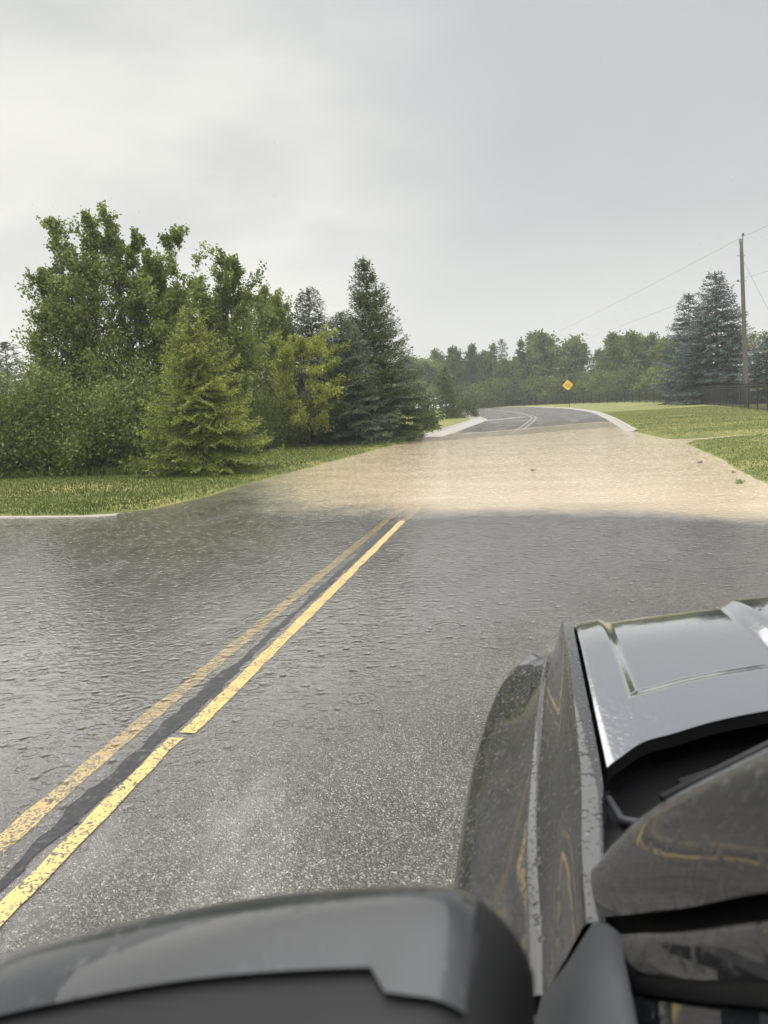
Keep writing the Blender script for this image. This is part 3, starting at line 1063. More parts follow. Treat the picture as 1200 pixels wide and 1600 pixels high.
# conifers of the left bank
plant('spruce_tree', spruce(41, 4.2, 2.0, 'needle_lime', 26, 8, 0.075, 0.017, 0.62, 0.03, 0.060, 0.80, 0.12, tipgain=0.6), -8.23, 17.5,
      'bright yellow-green drooping spruce on the lawn at the flood edge', 'tree', GL, lean=(0, -0.02))
plant('spruce_tree', spruce(42, 7.6, 2.4, 'needle_dark', 38, 8, 0.13, 0.030, 0.42, 0.03, 0.10, 0.90, 0.25, topup=0.8), -6.05, 31.0,
      'tall dark green spruce with a ragged pointed top beside the flooded road', 'tree', GL, lean=(0, -0.09))
plant('spruce_tree', spruce(43, 6.6, 2.1, 'needle_grey', 34, 7, 0.12, 0.030, 0.5, 0.05, 0.10, 0.75, 0.2), -9.35, 31.5,
      'grey-green spruce with a thin tip behind the yellow-green tree', 'tree', GL)
plant('spruce_tree', spruce(44, 5.1, 1.95, 'needle_grey', 30, 7, 0.11, 0.030, 0.42, 0.02, 0.09, 0.72, 0.15), -6.95, 28.9,
      'short blunt blue-grey spruce on the bank, touching the tall dark spruce', 'tree', GL, lean=(0, -0.07))
plant('spruce_tree', spruce(45, 5.6, 2.0, 'needle_dark', 24, 7, 0.12, 0.030, 0.45, 0.02, 0.10, 0.75, 0.2), -8.1, 32.2,
      'dark spruce hidden between the grey-green spruce and the tall dark spruce', 'tree', GL)
plant('young_tree', deciduous(46, 3.95, 3.7, 1, 15000, 0.09, 'leaf_lime', 0.20, 26, 0.3, 0.35, 0.05, 0.10, 0.52), -8.45, 27.3,
      'small yellow-green tree with layered leafy boughs in front of the grey spruces', 'tree', GL)
plant('shrub', shrub(53, 2.3, 2.8, 8000, 0.085, 'leaf_shrub'), -10.3, 26.6, 'green shrub low between the bright spruce and the yellow-green tree', 'shrub', GL, parts=SH)
plant('shrub', shrub(54, 2.0, 2.4, 7000, 0.085, 'leaf_far_dark'), -9.3, 29.2, 'dark shrub behind the trunk of the yellow-green tree', 'shrub', GL, parts=SH)
plant('shrub', shrub(47, 1.7, 1.7, 5000, 0.075, 'leaf_shrub'), -7.7, 29.9, 'dark low shrub at the foot of the dark spruces', 'shrub', GL, parts=SH)
plant('shrub', shrub(48, 1.75, 1.15, 4500, 0.085, 'leaf_far_dark'), -5.75, 41, 'small dark round shrub on the grass point just past the tall dark spruce', 'shrub', GL, parts=SH)
plant('shrub', shrub(49, 1.5, 1.4, 3500, 0.085, 'leaf_shrub'), -6.45, 34.0, 'low shrub pressed against the right side of the tall dark spruce', 'shrub', GL, parts=SH)
plant('young_tree', spruce(50, 4.1, 1.15, 'needle_dark', 20, 6, 0.16, 0.045, 0.35, 0.08, 0.16, 0.6, 0.3), -6.65, 60,
      'slim dark young conifer on the grass tip near the kerb bend', 'tree', GL)
plant('shrub', shrub(51, 1.7, 2.6, 3500, 0.12, 'leaf_far_dark'), -5.7, 63, 'low dark spreading shrub beside the slim conifer at the bend', 'shrub', GL, parts=SH)
plant('shrub', shrub(52, 0.62, 0.62, 500, 0.09, 'leaf_red', 24), -4.75, 66, 'tiny dark red shrub at the kerb end of the grass point', 'shrub', GL, parts=SH)

# --- background trees: a few kinds, copied
far_kinds = {
    'round': deciduous(61, 9.6, 8.8, 5, 12000, 0.36, 'leaf_far', 0.05, 20, 0.34, 0.6, 0.14, 0.52, 0.46),
    'tall': deciduous(62, 9.6, 5.6, 3, 8500, 0.32, 'leaf_far_dark', 0.04, 22, 0.26, 0.9, 0.12, 0.40, 0.5),
    'spire': deciduous(63, 9.7, 4.4, 3, 6500, 0.30, 'leaf_far_dark', 0.04, 24, 0.22, 1.0, 0.12, 0.32, 0.5),
    'pale': deciduous(64, 9.6, 8.2, 5, 12000, 0.36, 'leaf_far', 0.04, 20, 0.34, 0.6, 0.14, 0.52, 0.46),
    'conifer': spruce(65, 10, 2.6, 'needle_dark', 20, 6, 0.32, 0.08, 0.3, 0.04, 0.36, 0.8, 0.2),
}
far_list = [
    ('pale', -18.5, 128, 9.9, 9, 'pale green far tree just right of the tall dark spruce'),
    ('pale', -15.0, 131, 10.3, 6.5, 'pale far tree seen above the slim conifer'),
    ('tall', -12.5, 131, 10.6, 4.5, 'narrow dark far tree left of the pair with twin tips'),
    ('tall', -10.0, 130, 10.8, 4.2, 'dark far tree with twin tips, left of the bare far pole'),
    ('round', -8.2, 134, 9.6, 5.5, 'rounded far tree filling the gap directly left of the bare far pole'),
    ('spire', -6.2, 129, 10.7, 3.2, 'slender spire-shaped far tree directly behind the bare far pole'),
    ('conifer', -4.6, 130, 11.2, 4.2, 'pointed dark far conifer just right of the bare far pole'),
    ('round', -2.8, 127, 7.8, 5.2, 'low far tree in the dip between the pointed conifer and the twin spires'),
    ('spire', -0.9, 129, 10.9, 3.8, 'left one of two far spires beside the biggest far tree'),
    ('spire', 0.7, 130, 11.4, 3.4, 'right one of two far spires, touching the biggest far tree'),
    ('round', 4.2, 126, 11.7, 9.2, 'biggest rounded far tree, behind and above the yellow diamond sign'),
    ('tall', 7.7, 124, 9.3, 5.2, 'far tree with a branch jutting right, just right of the biggest far tree'),
    ('conifer', 11.2, 128, 7.5, 3.0, 'small far conifer in the gap above the fence corner'),
    ('round', 12.6, 122, 8.1, 5.0, 'low far tree left of the broad pair behind the fence'),
    ('round', 15.3, 118, 10.0, 7.4, 'left tree of the broad pair behind the fence'),
    ('pale', 17.8, 116, 9.8, 6.6, 'right tree of the broad pair behind the fence'),
    ('round', 20.0, 112, 8.6, 6.0, 'far tree partly hidden by the left blue spruce'),
    ('pale', 21.2, 103, 6.5, 5.0, 'lower far tree beside the left blue spruce foot'),
    ('tall', -21.8, 124, 9.4, 6, 'far tree showing between the dark spruce branches'),
    ('pale', -26, 118, 9.6, 8, 'far tree mostly hidden behind the tall dark spruce'),
    ('conifer', -47.2, 60, 8.4, 6.4, 'hazy dark conifer at the far left edge of the photo'),
    ('conifer', -50.5, 61, 8.0, 6.4, 'hazy conifer cut by the left frame edge'),
    ('pale', -41.5, 63, 7.0, 7, 'hazy broadleaf tree behind the leaning tree on the left'),
]
for i, (kd, x, y, h, ww, lab) in enumerate(far_list):
    w0 = {'round': 7.4, 'tall': 4.6, 'spire': 3.4, 'pale': 6.6, 'conifer': 4.4}[kd]
    plant('background_conifer' if kd == 'conifer' else 'background_tree', far_kinds[kd], x, y, lab, 'tree', 'far trees behind the bend', i * 1.7,
          (0, -0.03), (ww / w0, ww / w0, h / 10))
under = [shrub(70 + k, 4.0, 5.4, 4200, 0.30, mt, 110) for k, mt in enumerate(('leaf_far', 'leaf_far_dark', 'leaf_far'))]
ulist = [(-14.5, 119, 4.0, 'undergrowth bush at the left end of the row across the bend'), (-11.0, 118, 4.0, 'undergrowth bush behind the slim conifer'),
         (-8.2, 121, 4.1, 'undergrowth bush left of the bare far pole'), (-5.2, 122.5, 4.5, 'undergrowth bush at the foot of the bare far pole'),
         (-2.2, 122, 4.5, 'undergrowth bush right of the bare far pole'), (0.9, 121, 4.6, 'undergrowth bush under the two far spires'),
         (3.6, 119, 4.3, 'undergrowth bush just left of the diamond sign'), (6.2, 115, 4.3, 'undergrowth bush directly behind the diamond sign'),
         (8.8, 112.5, 4.3, 'leafy bush overhanging the fence right of the diamond sign'), (11.0, 107, 4.1, 'leafy bush over the fence below the small far conifer'),
         (13.6, 103.5, 4.2, 'leafy bush over the fence below the broad pair'), (16.0, 98.5, 3.9, 'leafy bush over the fence left of the blue spruces'),
         (17.5, 92, 3.6, 'leafy bush at the foot of the left blue spruce')]
for i, (x, y, h, lab) in enumerate(ulist):
    plant('undergrowth_bush', under[i % 3], x, y, lab, 'bush', 'undergrowth across the bend', i * 2.1, (0, 0), (1.0, 1.0, h / 4.0), SH)
# blue spruces at the right
plant('blue_spruce', spruce(81, 10.6, 4.1, 'needle_blue', 30, 8, 0.20, 0.055, 0.38, 0.02, 0.17, 0.80, 0.1, topup=0.35, tipgain=0.75), 15.6, 66,
      'taller blue spruce with a pointed top behind the fence, left of the utility pole', 'tree', 'blue spruces', lean=(0, -0.03))
plant('blue_spruce', spruce(82, 9.7, 3.5, 'needle_blue', 28, 7, 0.20, 0.055, 0.38, 0.04, 0.18, 0.75, 0.15, topup=0.35, tipgain=0.6), 14.6, 71,
      'shorter dark blue spruce with a flat-tipped top, left of the taller blue spruce', 'tree', 'blue spruces', lean=(0, -0.04))
plant('blue_spruce', spruce(83, 4.6, 2.6, 'needle_blue', 18, 7, 0.18, 0.055, 0.38, 0.02, 0.16, 0.7, 0.15, topup=0.35, tipgain=0.6), 17.0, 58,
      'low blue spruce behind the fence, right of the utility pole', 'tree', 'blue spruces')
plant('blossom_tree', deciduous(84, 6.6, 5.2, 2, 5000, 0.20, 'blossom', 0.15, 16, 0.3, 0.7, 0.09, 0.24, 0.5), 22.2, 75,
      'tree with creamy white blossom at the right frame edge', 'tree')
plant('broadleaf_tree', deciduous(85, 7.0, 4.6, 2, 4200, 0.20, 'leaf_far', 0.12, 16, 0.3, 0.8, 0.09, 0.24, 0.5), 20.6, 80,
      'pale broadleaf tree rising just right of the utility pole', 'tree')


# woodland further round to the right: mirrored in the hood
def woodland():
    rg = np.random.RandomState(12)
    Vs, Ts = [], []
    for i in range(34):
        src = far_kinds[('round', 'tall', 'pale')[i % 3]][1]
        nv = len(src.vertices)
        v = np.empty(nv * 3, np.float32)
        src.vertices.foreach_get('co', v)
        tt = np.empty(nv, np.float32)
        src.attributes['tint'].data.foreach_get('value', tt)
        a = rg.uniform(0, 6.28)
        u = i / 33
        px, py = 30 + 14 * rg.rand() + 8 * u, 78 - 90 * u
        v = v.reshape(-1, 4, 3)[::2].reshape(-1, 3)
        tt = tt.reshape(-1, 4)[::2].reshape(-1)
        c, s_ = math.cos(a), math.sin(a)
        sc_ = rg.uniform(0.95, 1.3)
        Vs.append(np.c_[v[:, 0] * c - v[:, 1] * s_, v[:, 0] * s_ + v[:, 1] * c, v[:, 2]] * sc_ + np.array([px, py, 0.2]))
        Ts.append(tt)
    V = np.concatenate(Vs)
    return mesh_np('woodland', V, np.arange(len(V)).reshape(-1, 4), [M['leaf_far']], False, {'tint': np.concatenate(Ts)})


tag(link('woodland', woodland()), kind='stuff')

# ------------------------------------------------------------------ grass blades
def grass_patch():
    rng = np.random.RandomState(4)
    n = 210000
    x = np.concatenate([rng.uniform(-19, -4.5, n // 2), rng.uniform(3.6, 13, n // 2)])
    y = np.concatenate([10.9 + 22 * rng.uniform(0, 1, n // 2) ** 1.6, 12 + 46 * rng.uniform(0, 1, n // 2) ** 1.3])
    z = ground_z(x[None], y[None])[0]
    keep = (z > 0.016) & (z < 0.6)
    x, y, z = x[keep], y[keep], z[keep]
    m = len(x)
    tall = np.where(x > 0, 0.028, 0.042) + 0.025 * rng.rand(m)
    rough = (x < -9.6) & (y > 17.0)
    tall = np.where(rough, tall + 0.28 * rng.rand(m), tall)
    d = np.c_[rng.randn(m, 2) * 0.45, np.ones(m)]
    tint = np.clip(0.48 + 0.24 * vnoise(x * 0.5, y * 1.1, 8) + 0.075 * rng.randn(m) + np.where(x > 0, 0.08, -0.24), 0, 1)
    V, F = blades(np.c_[x, y, z - 0.005], d, tall, 0.012 + 0.10 * tall, rng)
    return mesh_np('grass', V, F, [M['grass']], False, {'tint': np.repeat(tint, 4)})


tag(link('grass', grass_patch()), kind='stuff')

# ------------------------------------------------------------------ fence
FP = catmull([(11.3, 30), (12.3, 41), (13.0, 50), (13.7, 60), (13.9, 70), (13.2, 82), (11.6, 91), (9.3, 98), (6.2, 106), (1.5, 113), (-4, 118)], 10)
fs = np.concatenate([[0], np.cumsum(np.hypot(*np.diff(FP, axis=0).T))])
FT = fs[-1]


def fence_at(u):
    x, y = np.interp(u, fs, FP[:, 0]), np.interp(u, fs, FP[:, 1])
    x2, y2 = np.interp(min(u + 0.2, FT), fs, FP[:, 0]), np.interp(min(u + 0.2, FT), fs, FP[:, 1])
    return x, y, math.atan2(y2 - y, x2 - x)


FH = 1.42
fr = empty('iron_fence', (float(FP[0][0]), float(FP[0][1]), gz(*FP[0])))
tag(fr, 'long black iron picket fence curving along the right-hand lawn', 'fence')
f0 = np.array(fr.location)
pm = MB()
pm.box((0, 0, FH / 2 + 0.03), (0.065, 0.065, FH + 0.06))
pm.box((0, 0, FH + 0.08), (0.085, 0.085, 0.04))
pm.box((0, 0, FH + 0.115), (0.045, 0.045, 0.03))
first = pm.build('post', M['iron'], fr)
post_me = first.data
npost = int(FT / 2.4)
for i in range(npost + 1):
    u = i * 2.4
    x, y, a = fence_at(u)
    o = first if i == 0 else link('post', post_me, fr)
    o.location = (x - f0[0], y - f0[1], gz(x, y) - f0[2])
    o.rotation_euler = (0, 0, a)
for hz in (0.16, FH - 0.20, FH - 0.04):
    rl = MB()
    pts = []
    for u in np.linspace(0, npost * 2.4, npost * 2 + 1):
        x, y, a = fence_at(u)
        pts.append((x - f0[0], y - f0[1], gz(x, y) - f0[2] + hz))
    rl.tube(pts, 0.017, 4)
    rl.build('rail', M['iron'], fr)
pk = MB()
pk.box((0, 0, FH / 2 + 0.03), (0.017, 0.017, FH))
pk.poly([(-0.016, 0, FH + 0.03), (0.016, 0, FH + 0.03), (0, 0, FH + 0.12)])
pk.poly([(0, -0.016, FH + 0.03), (0, 0.016, FH + 0.03), (0, 0, FH + 0.12)])
pfirst = pk.build('picket', M['iron'], fr)
pv, pf = np.array(pk.v), pk.f
rest = MB()
us = [u for u in np.arange(0.15, npost * 2.4, 0.15) if (u % 2.4) > 0.06]
vis = [u for u in us if fence_at(u)[1] > 41.5]
single = set(vis[:100])
done = False
for u in us:
    x, y, a = fence_at(u)
    loc = np.array([x - f0[0], y - f0[1], gz(x, y) - f0[2]])
    if u in single:
        o = pfirst if not done else link('picket', pfirst.data, fr)
        done = True
        o.location = loc
        o.rotation_euler = (0, 0, a)
    else:
        c, s = math.cos(a), math.sin(a)
        b = len(rest.v)
        q = np.c_[pv[:, 0] * c - pv[:, 1] * s, pv[:, 0] * s + pv[:, 1] * c, pv[:, 2]] + loc
        rest.v += [tuple(map(float, p)) for p in q]
        rest.f += [tuple(b + i for i in f) for f in pf]
tag(rest.build('pickets', M['iron'], fr), kind='stuff')

# ------------------------------------------------------------------ sign
sg = empty('warning_sign', (4.61, 87.0, gz(4.61, 87.0)))
tag(sg, 'yellow diamond warning sign on a thin dark post beside the bend', 'sign')
sg.rotation_euler = (0, math.radians(-4), math.radians(6))
b = MB()
b.box((0, 0.03, 1.5), (0.07, 0.05, 3.0))
b.build('post', M['post'], sg)


def diamond(s, y, th):
    r = s / math.sqrt(2)
    c = 0.06
    q = []
    for ax, az in ((1, 0), (0, 1), (-1, 0), (0, -1)):
        nx_, nz_ = -az, ax
        q.append((ax * (r - c) - nx_ * c, az * (r - c) - nz_ * c))
        q.append((ax * (r - c * 0.35), az * (r - c * 0.35)))
        q.append((ax * (r - c) + nx_ * c, az * (r - c) + nz_ * c))
    mb = MB()
    mb.quad_strip([[(x, y, z) for x, z in q], [(x, y + th, z) for x, z in q]], closed=True)
    mb.poly([(x, y, z) for x, z in q])
    mb.poly([(x, y + th, z) for x, z in q][::-1])
    return mb


pl = diamond(0.86, -0.004, 0.006)
plate = pl.build('plate', M['sign_rim'], sg, loc=(0, 0, 2.52))
face = diamond(0.74, -0.008, 0.003).build('face', M['sign'], plate)
rng = np.random.RandomState(2)
tx = MB()
for z0, wd, nl in ((0.06, 0.62, 8), (-0.15, 0.38, 5)):
    pw = wd / nl
    for i in range(nl):
        xx = -wd / 2 + (i + 0.5) * pw
        tx.box((xx - pw * 0.3, -0.0105, z0), (0.018, 0.003, 0.12))
        tx.box((xx + pw * 0.2, -0.0105, z0), (0.018, 0.003, 0.12))
        tx.box((xx - pw * 0.05, -0.0115, z0 + rng.choice([-0.05, 0, 0.05])), (pw * 0.5, 0.003, 0.02))
tx.build('lettering', M['sign_ink'], plate)

# ------------------------------------------------------------------ poles and wires
def utility_pole(name, x, y, h, top, label, r=0.15, fittings=True):
    r_ = empty(name, (x, y, gz(x, y)))
    lx, ly = top[0] - x, top[1] - y
    mb = MB()
    k = np.linspace(0, 1, 14)
    mb.tube(np.c_[lx * k, ly * k, -0.1 + (h + 0.1) * k], r * (1 - 0.32 * k), 12)
    mb.build('shaft', M['pole_wood'], r_, True)
    if fittings:
        c = MB()
        c.tube([(lx, ly, h - 0.22), (lx, ly, h - 0.02)], r * 0.80, 10)
        c.build('top_band', M['steel'], r_)
        b = MB()
        b.tube([(lx + 0.06, ly, h - 0.3), (lx + 0.10, ly, h + 0.22)], 0.025, 6)
        b.build('pin', M['steel'], r_)
        i = MB()
        i.lathe([(0.0, 0.2), (0.05, 0.2), (0.085, 0.24), (0.05, 0.27), (0.075, 0.31), (0.04, 0.36), (0.0, 0.36)], (lx + 0.10, ly, h - 0.02))
        i.build('insulator', M['ceramic'], r_, True)
        for fz in (0.905, 0.755):
            j = MB()
            px = lx * fz
            j.tube([(px - 0.28, ly * fz, h * fz), (px + 0.2, ly * fz, h * fz)], 0.022, 6)
            j.build('bracket', M['steel'], r_)
        j = MB()
        j.lathe([(0.0, 0), (0.05, 0), (0.07, 0.05), (0.05, 0.09), (0.0, 0.1)], (lx * 0.755 - 0.27, ly * 0.755, h * 0.755))
        j.build('insulator', M['ceramic'], r_, True)
    tag(r_, label, 'utility pole')
    return r_


utility_pole('utility_pole', 13.57, 50, 10.3, (13.02, 50), 'tall weathered wooden utility pole rising behind the iron fence at right')
utility_pole('utility_pole', -5.62, 124, 7.75, (-5.72, 124), 'thin bare wooden pole among the far trees beyond the bend', 0.12, False)


def wire(name, pts, r, label, sag=0.4):
    a, b = np.array(pts[0], float), np.array(pts[1], float)
    k = np.linspace(0, 1, 24)[:, None]
    p = a + (b - a) * k
    p[:, 2] -= sag * 4 * (k * (1 - k))[:, 0]
    mb = MB()
    mb.tube(p, r, 5)
    return tag(mb.build(name, M['wire']), label, 'power line')


dirw = np.array([13.1 + 5.72, 50 - 124, 0.0])
e2 = np.array([13.1, 50, 0]) + dirw / np.linalg.norm(dirw) * 48
pt = np.array([13.12, 50, 10.62])
wire('power_line', [pt, (-5.72, 124, 7.6)], 0.008, 'upper power line running from the pole top down to the far trees', 0.35)
wire('power_line', [pt, (e2[0], e2[1], 12.4)], 0.008, 'power line leaving the pole top towards the right frame edge', 0.35)
ps = np.array([13.15 - 0.27, 50, 10.3 * 0.755 + 0.27])
wire('power_line', [ps, (-5.72, 124, 6.2)], 0.007, 'lower power line passing behind the blue spruces to the far trees', 0.35)
wire('power_line', [ps, (e2[0] - 0.3, e2[1], 9.0)], 0.007, 'lower power line leaving the pole towards the right frame edge', 0.35)
wire('guy_wire', [(13.1, 50, 9.3), (16.6, 50.5, 2.6)], 0.007, 'thin guy wire slanting down to the right from the utility pole', 0.0)['category'] = 'guy wire'


# ------------------------------------------------------------------ white car behind the shrub
def loft(sections, name, mat, parent, smooth=True, closed=True, cap=True):
    mb = MB()
    b0 = mb.quad_strip(sections, closed=closed)
    n = len(sections[0])
    if cap:
        mb.f.append(tuple(b0 + i for i in range(n))[::-1])
        e = b0 + (len(sections) - 1) * n
        mb.f.append(tuple(e + i for i in range(n)))
    return mb.build(name, mat, parent, smooth)


def white_car():
    r = empty('white_car', (-9.3, 75.0, gz(-9.3, 75.0) + 0.12), 0.15)
    tag(r, 'white car half hidden behind the small round shrub near the bend', 'car')
    # nose towards +X
    prof = [(-2.2, 0.45, 0.95), (-2.15, 0.35, 1.02), (-1.2, 0.30, 1.06), (0.0, 0.30, 1.05), (0.9, 0.30, 1.04), (1.6, 0.32, 0.96), (2.1, 0.36, 0.84), (2.25, 0.45, 0.66)]
    secs = []
    for x, z0, z1 in prof:
        hw = 0.90 if abs(x) < 1.9 else 0.78
        secs.append([(x, hw * math.copysign(abs(math.cos(a)) ** 0.4, math.cos(a)), (z0 + z1) / 2 + (z1 - z0) / 2 * math.copysign(abs(math.sin(a)) ** 0.5, math.sin(a))) for a in np.linspace(0, 2 * math.pi, 20, endpoint=False)])
    loft(secs, 'body', M['white_paint'], r)
    cab = []
    for z, xa, xb, hw in ((1.02, -2.05, 1.05, 0.84), (1.35, -1.92, 0.52, 0.76), (1.58, -1.7, 0.10, 0.68)):
        cab.append([(xa, -hw, z), (xb, -hw * 0.94, z), (xb + 0.06, 0, z), (xb, hw * 0.94, z), (xa, hw, z)])
    loft(cab, 'window', M['glass'], r, False)
    rf = MB()
    rf.box((-0.82, 0, 1.61), (1.85, 1.36, 0.07))
    rf.build('roof', M['white_paint'], r, bevel=0.03)
    for sx in (-0.67, 0.67):
        for (x0, z0, x1, z1) in ((1.02, 1.03, 0.08, 1.60), (-0.55, 1.04, -0.6, 1.60), (-2.0, 1.03, -1.7, 1.60)):
            t_ = MB()
            t_.tube([(x0, sx * 1.25, z0), ((x0 + x1) / 2, sx * 1.14, (z0 + z1) / 2), (x1, sx * 1.0, z1)], 0.045, 6)
            t_.build('pillar', M['white_paint'], r)
    for x in (-1.35, 1.38):
        for y in (-0.84, 0.84):
            wmb = MB()
            wmb.lathe([(0.18, -0.10), (0.31, -0.11), (0.33, -0.06), (0.33, 0.06), (0.31, 0.11), (0.18, 0.10)], (0, 0, 0), 'X', 24)
            wh = wmb.build('wheel', M['rubber'], r, True, loc=(x, y, 0.33))
            wh.rotation_euler = (0, 0, math.pi / 2)
            rm = MB()
            rm.lathe([(0.0, -0.085), (0.19, -0.09), (0.2, 0.09), (0.0, 0.085)], (0, 0, 0), 'X', 20)
            rm.build('rim', M['alloy'], wh)
    for y in (-0.6, 0.6):
        hl = MB()
        hl.box((2.14, y, 0.72), (0.12, 0.3, 0.12))
        hl.build('headlight', M['lamp'], r, bevel=0.03)


white_car()

# ------------------------------------------------------------------ floating debris
for k, (x, y, s, lab, fl) in enumerate(((3.62, 16.7, 0.06, 'dark clump of twigs floating on the muddy water', 0), (3.75, 14.6, 0.04, 'small dark leaf scrap floating nearer the right grass edge', 0),
                                        (3.45, 13.0, 0.07, 'green weed sprig poking from the water near the right lawn', 1), (0.05, 16.2, 0.05, 'tiny dark speck floating in the middle of the muddy water', 0))):
    rg = np.random.RandomState(90 + k)
    n = 60
    base = np.c_[rg.randn(n, 2) * s * 0.5, rg.uniform(-0.005, 0.02 + 0.2 * s, n)]
    me = crown_mesh('floating_debris', base, rg.randn(n, 3) + np.array([0, 0, 0.8 * fl]), s * rg.uniform(0.5, 1.1, n), s * 0.18, rg.uniform(0.2, 0.8, n), rg,
                    M['leaf_mid'] if fl else M['debris'])
    o = link('floating_debris', me, None, (x, y, WATER_Z + 0.002))
    tag(o, lab, 'debris', 'debris on the flood water')

# ------------------------------------------------------------------ grey car in the foreground
CXM = 0.95                                    # centre line of the car
car = empty('grey_car', (CXM, -0.4, 0.0))
tag(car, 'dark grey rain-wet car in the foreground, its hood and side mirror in view', 'car')
CO = np.array([CXM, -0.4, 0.0])


def cmesh(mb, name, mat, parent=None, smooth=False, bevel=0.0, split=None):
    """build in world coordinates, store relative to the car"""
    mb.v = [tuple(np.array(p) - CO) for p in mb.v]
    o = mb.build(name, mat, car if parent is None else parent, smooth, bevel=bevel)
    if split:
        m = o.modifiers.new('edges', 'EDGE_SPLIT')
        m.split_angle = math.radians(split)
    return o


def pinterp(y, tab):
    t = np.array(tab, float)
    t = t[np.argsort(t[:, 0])]
    d = catmull(t, 8)
    return np.interp(y, d[:, 0], d[:, 1])


def mirx(p):
    return (2 * CXM - p[0], p[1], p[2])


HXL = 0.100


def hood_rear(x):
    x = np.minimum(x, 2 * CXM - x)
    return pinterp(x, [(0.05, 0.96), (0.10, 1.02), (0.12, 1.045), (0.16, 1.095), (0.21, 1.125), (0.28, 1.168), (0.38, 1.212), (0.60, 1.29), (0.95, 1.34), (1.2, 1.33)])


def hood_front(x):
    x = np.minimum(x, 2 * CXM - x)
    return pinterp(x, [(0.05, 1.80), (0.10, 1.845), (0.2, 1.895), (0.35, 1.945), (0.5, 1.985), (0.7, 2.03), (0.95, 2.05), (1.2, 2.04)])


def hood_z(x, y):
    u = (x - CXM) / 0.85
    z = 1.105 + 0.024 * (1 - np.abs(u) ** 2.0) + 0.010 * np.clip((1.9 - y), 0, 1)
    e = np.minimum(x - HXL, 2 * CXM - HXL - x)
    z = z - 0.002 * (1 - np.clip(e / 0.01, 0, 1)) ** 2
    f = hood_front(x) - y
    z = z - 0.034 * (1 - np.clip(f / 0.34, 0, 1)) ** 2.0 - 0.014 * (1 - np.clip(f / 0.05, 0, 1)) ** 2.0
    # pressed channel either side of the centre bulge
    xs = np.minimum(x, 2 * CXM - x)
    d = np.minimum((xs - 0.156) / 0.036, (y - (hood_rear(x) + 0.165)) / 0.065)
    z = z - 0.014 * smoothstep(0.0, 1.0, d)
    z = z + 0.020 * smoothstep(0.462, 0.512, xs) * smoothstep(0.02, 0.24, y - hood_rear(x) - 0.12)
    return z


def hood_part():
    xs = np.concatenate([np.linspace(HXL, 0.20, 40), np.linspace(0.20, 0.44, 26)[1:], np.linspace(0.44, 0.54, 22)[1:], np.linspace(0.54, CXM, 16)[1:]])
    xs = np.concatenate([xs, (2 * CXM - xs[:-1])[::-1]])
    ts = np.concatenate([np.linspace(0, 0.16, 6), np.linspace(0.16, 0.36, 40)[1:], np.linspace(0.36, 0.86, 30)[1:], np.linspace(0.86, 1.0, 22)[1:]])
    rows = []
    fl = []
    for t in ts:
        y = hood_rear(xs) * (1 - t) + hood_front(xs) * t
        # clip the rear corners round
        rows.append(np.stack([xs, y, hood_z(xs, y)], -1))
    rows = np.array(rows)
    # rolled front lip and folded flanges
    lip = []
    for k, (dy, dz) in enumerate(((0.014, -0.012), (0.020, -0.035), (0.012, -0.075))):
        q = rows[-1].copy()
        q[:, 1] += dy
        q[:, 2] += dz
        lip.append(q)
    back = rows[0].copy()
    back[:, 2] -= 0.022
    back2 = back.copy()
    back2[:, 1] += 0.03
    shade_flange = MB()
    shade_flange.quad_strip([list(rows[0] - np.array([0, -0.002, 0.002])), list(back), list(back2)])
    cmesh(shade_flange, 'hood_shade_flange', M['gap'])  # hood's rear flange, blackened to stand for shade under the overhang
    allr = np.concatenate([rows, lip])
    L0 = allr[:, :1].copy()
    L0[:, :, 2] -= 0.03
    R0 = allr[:, -1:].copy()
    R0[:, :, 2] -= 0.03
    allr = np.concatenate([L0, allr, R0], 1)
    mb = MB()
    mb.quad_strip([list(r) for r in allr])
    return cmesh(mb, 'hood', M['paint'], smooth=True, split=40)


hood_part()

# side skin: points of one section from the top edge down
ARCH_Y, ARCH_Z, ARCH_R = 1.25, 0.37, 0.415


def arch_z(y, yc=ARCH_Y):
    d = ARCH_R ** 2 - (y - yc) ** 2
    return ARCH_Z + math.sqrt(d) if d > 0 else 0.0


T_TOP = [(-3.2, 1.13), (-1.0, 1.115), (0.0, 1.105), (0.7, 1.098), (1.1, 1.100), (1.5, 1.100), (1.75, 1.092), (1.84, 1.078), (1.95, 1.03), (2.08, 0.93), (2.14, 0.86)]
T_GAP = [(-3.2, 0.10), (0.0, 0.085), (0.72, 0.066), (0.80, 0.074), (0.95, 0.086), (1.05, 0.093), (1.6, 0.093), (1.84, 0.095), (2.1, 0.10)]
T_CRE = [(-3.2, 0.055), (0.0, 0.05), (0.72, 0.045), (1.04, 0.060), (1.4, 0.066), (1.84, 0.070), (1.95, 0.078), (2.08, 0.09), (2.14, 0.095)]
T_RID = [(-3.2, -0.03), (0.0, -0.02), (0.70, -0.010), (0.83, -0.010), (1.02, -0.012), (1.34, 0.001), (1.72, 0.024), (1.96, 0.052), (2.14, 0.085)]
T_OUT = [(-3.2, -0.04), (0.0, -0.04), (0.45, -0.05), (0.62, -0.085), (0.80, -0.135), (0.95, -0.147), (1.15, -0.151), (1.40, -0.153), (1.60, -0.148), (1.80, -0.122), (1.93, -0.082), (2.0, -0.03), (2.06, 0.01), (2.14, 0.045)]
T_ZO = [(-3.2, 0.80), (0.5, 0.80), (1.15, 0.805), (1.45, 0.805), (1.65, 0.82), (1.80, 0.85), (1.95, 0.895), (2.03, 0.92), (2.14, 0.84)]


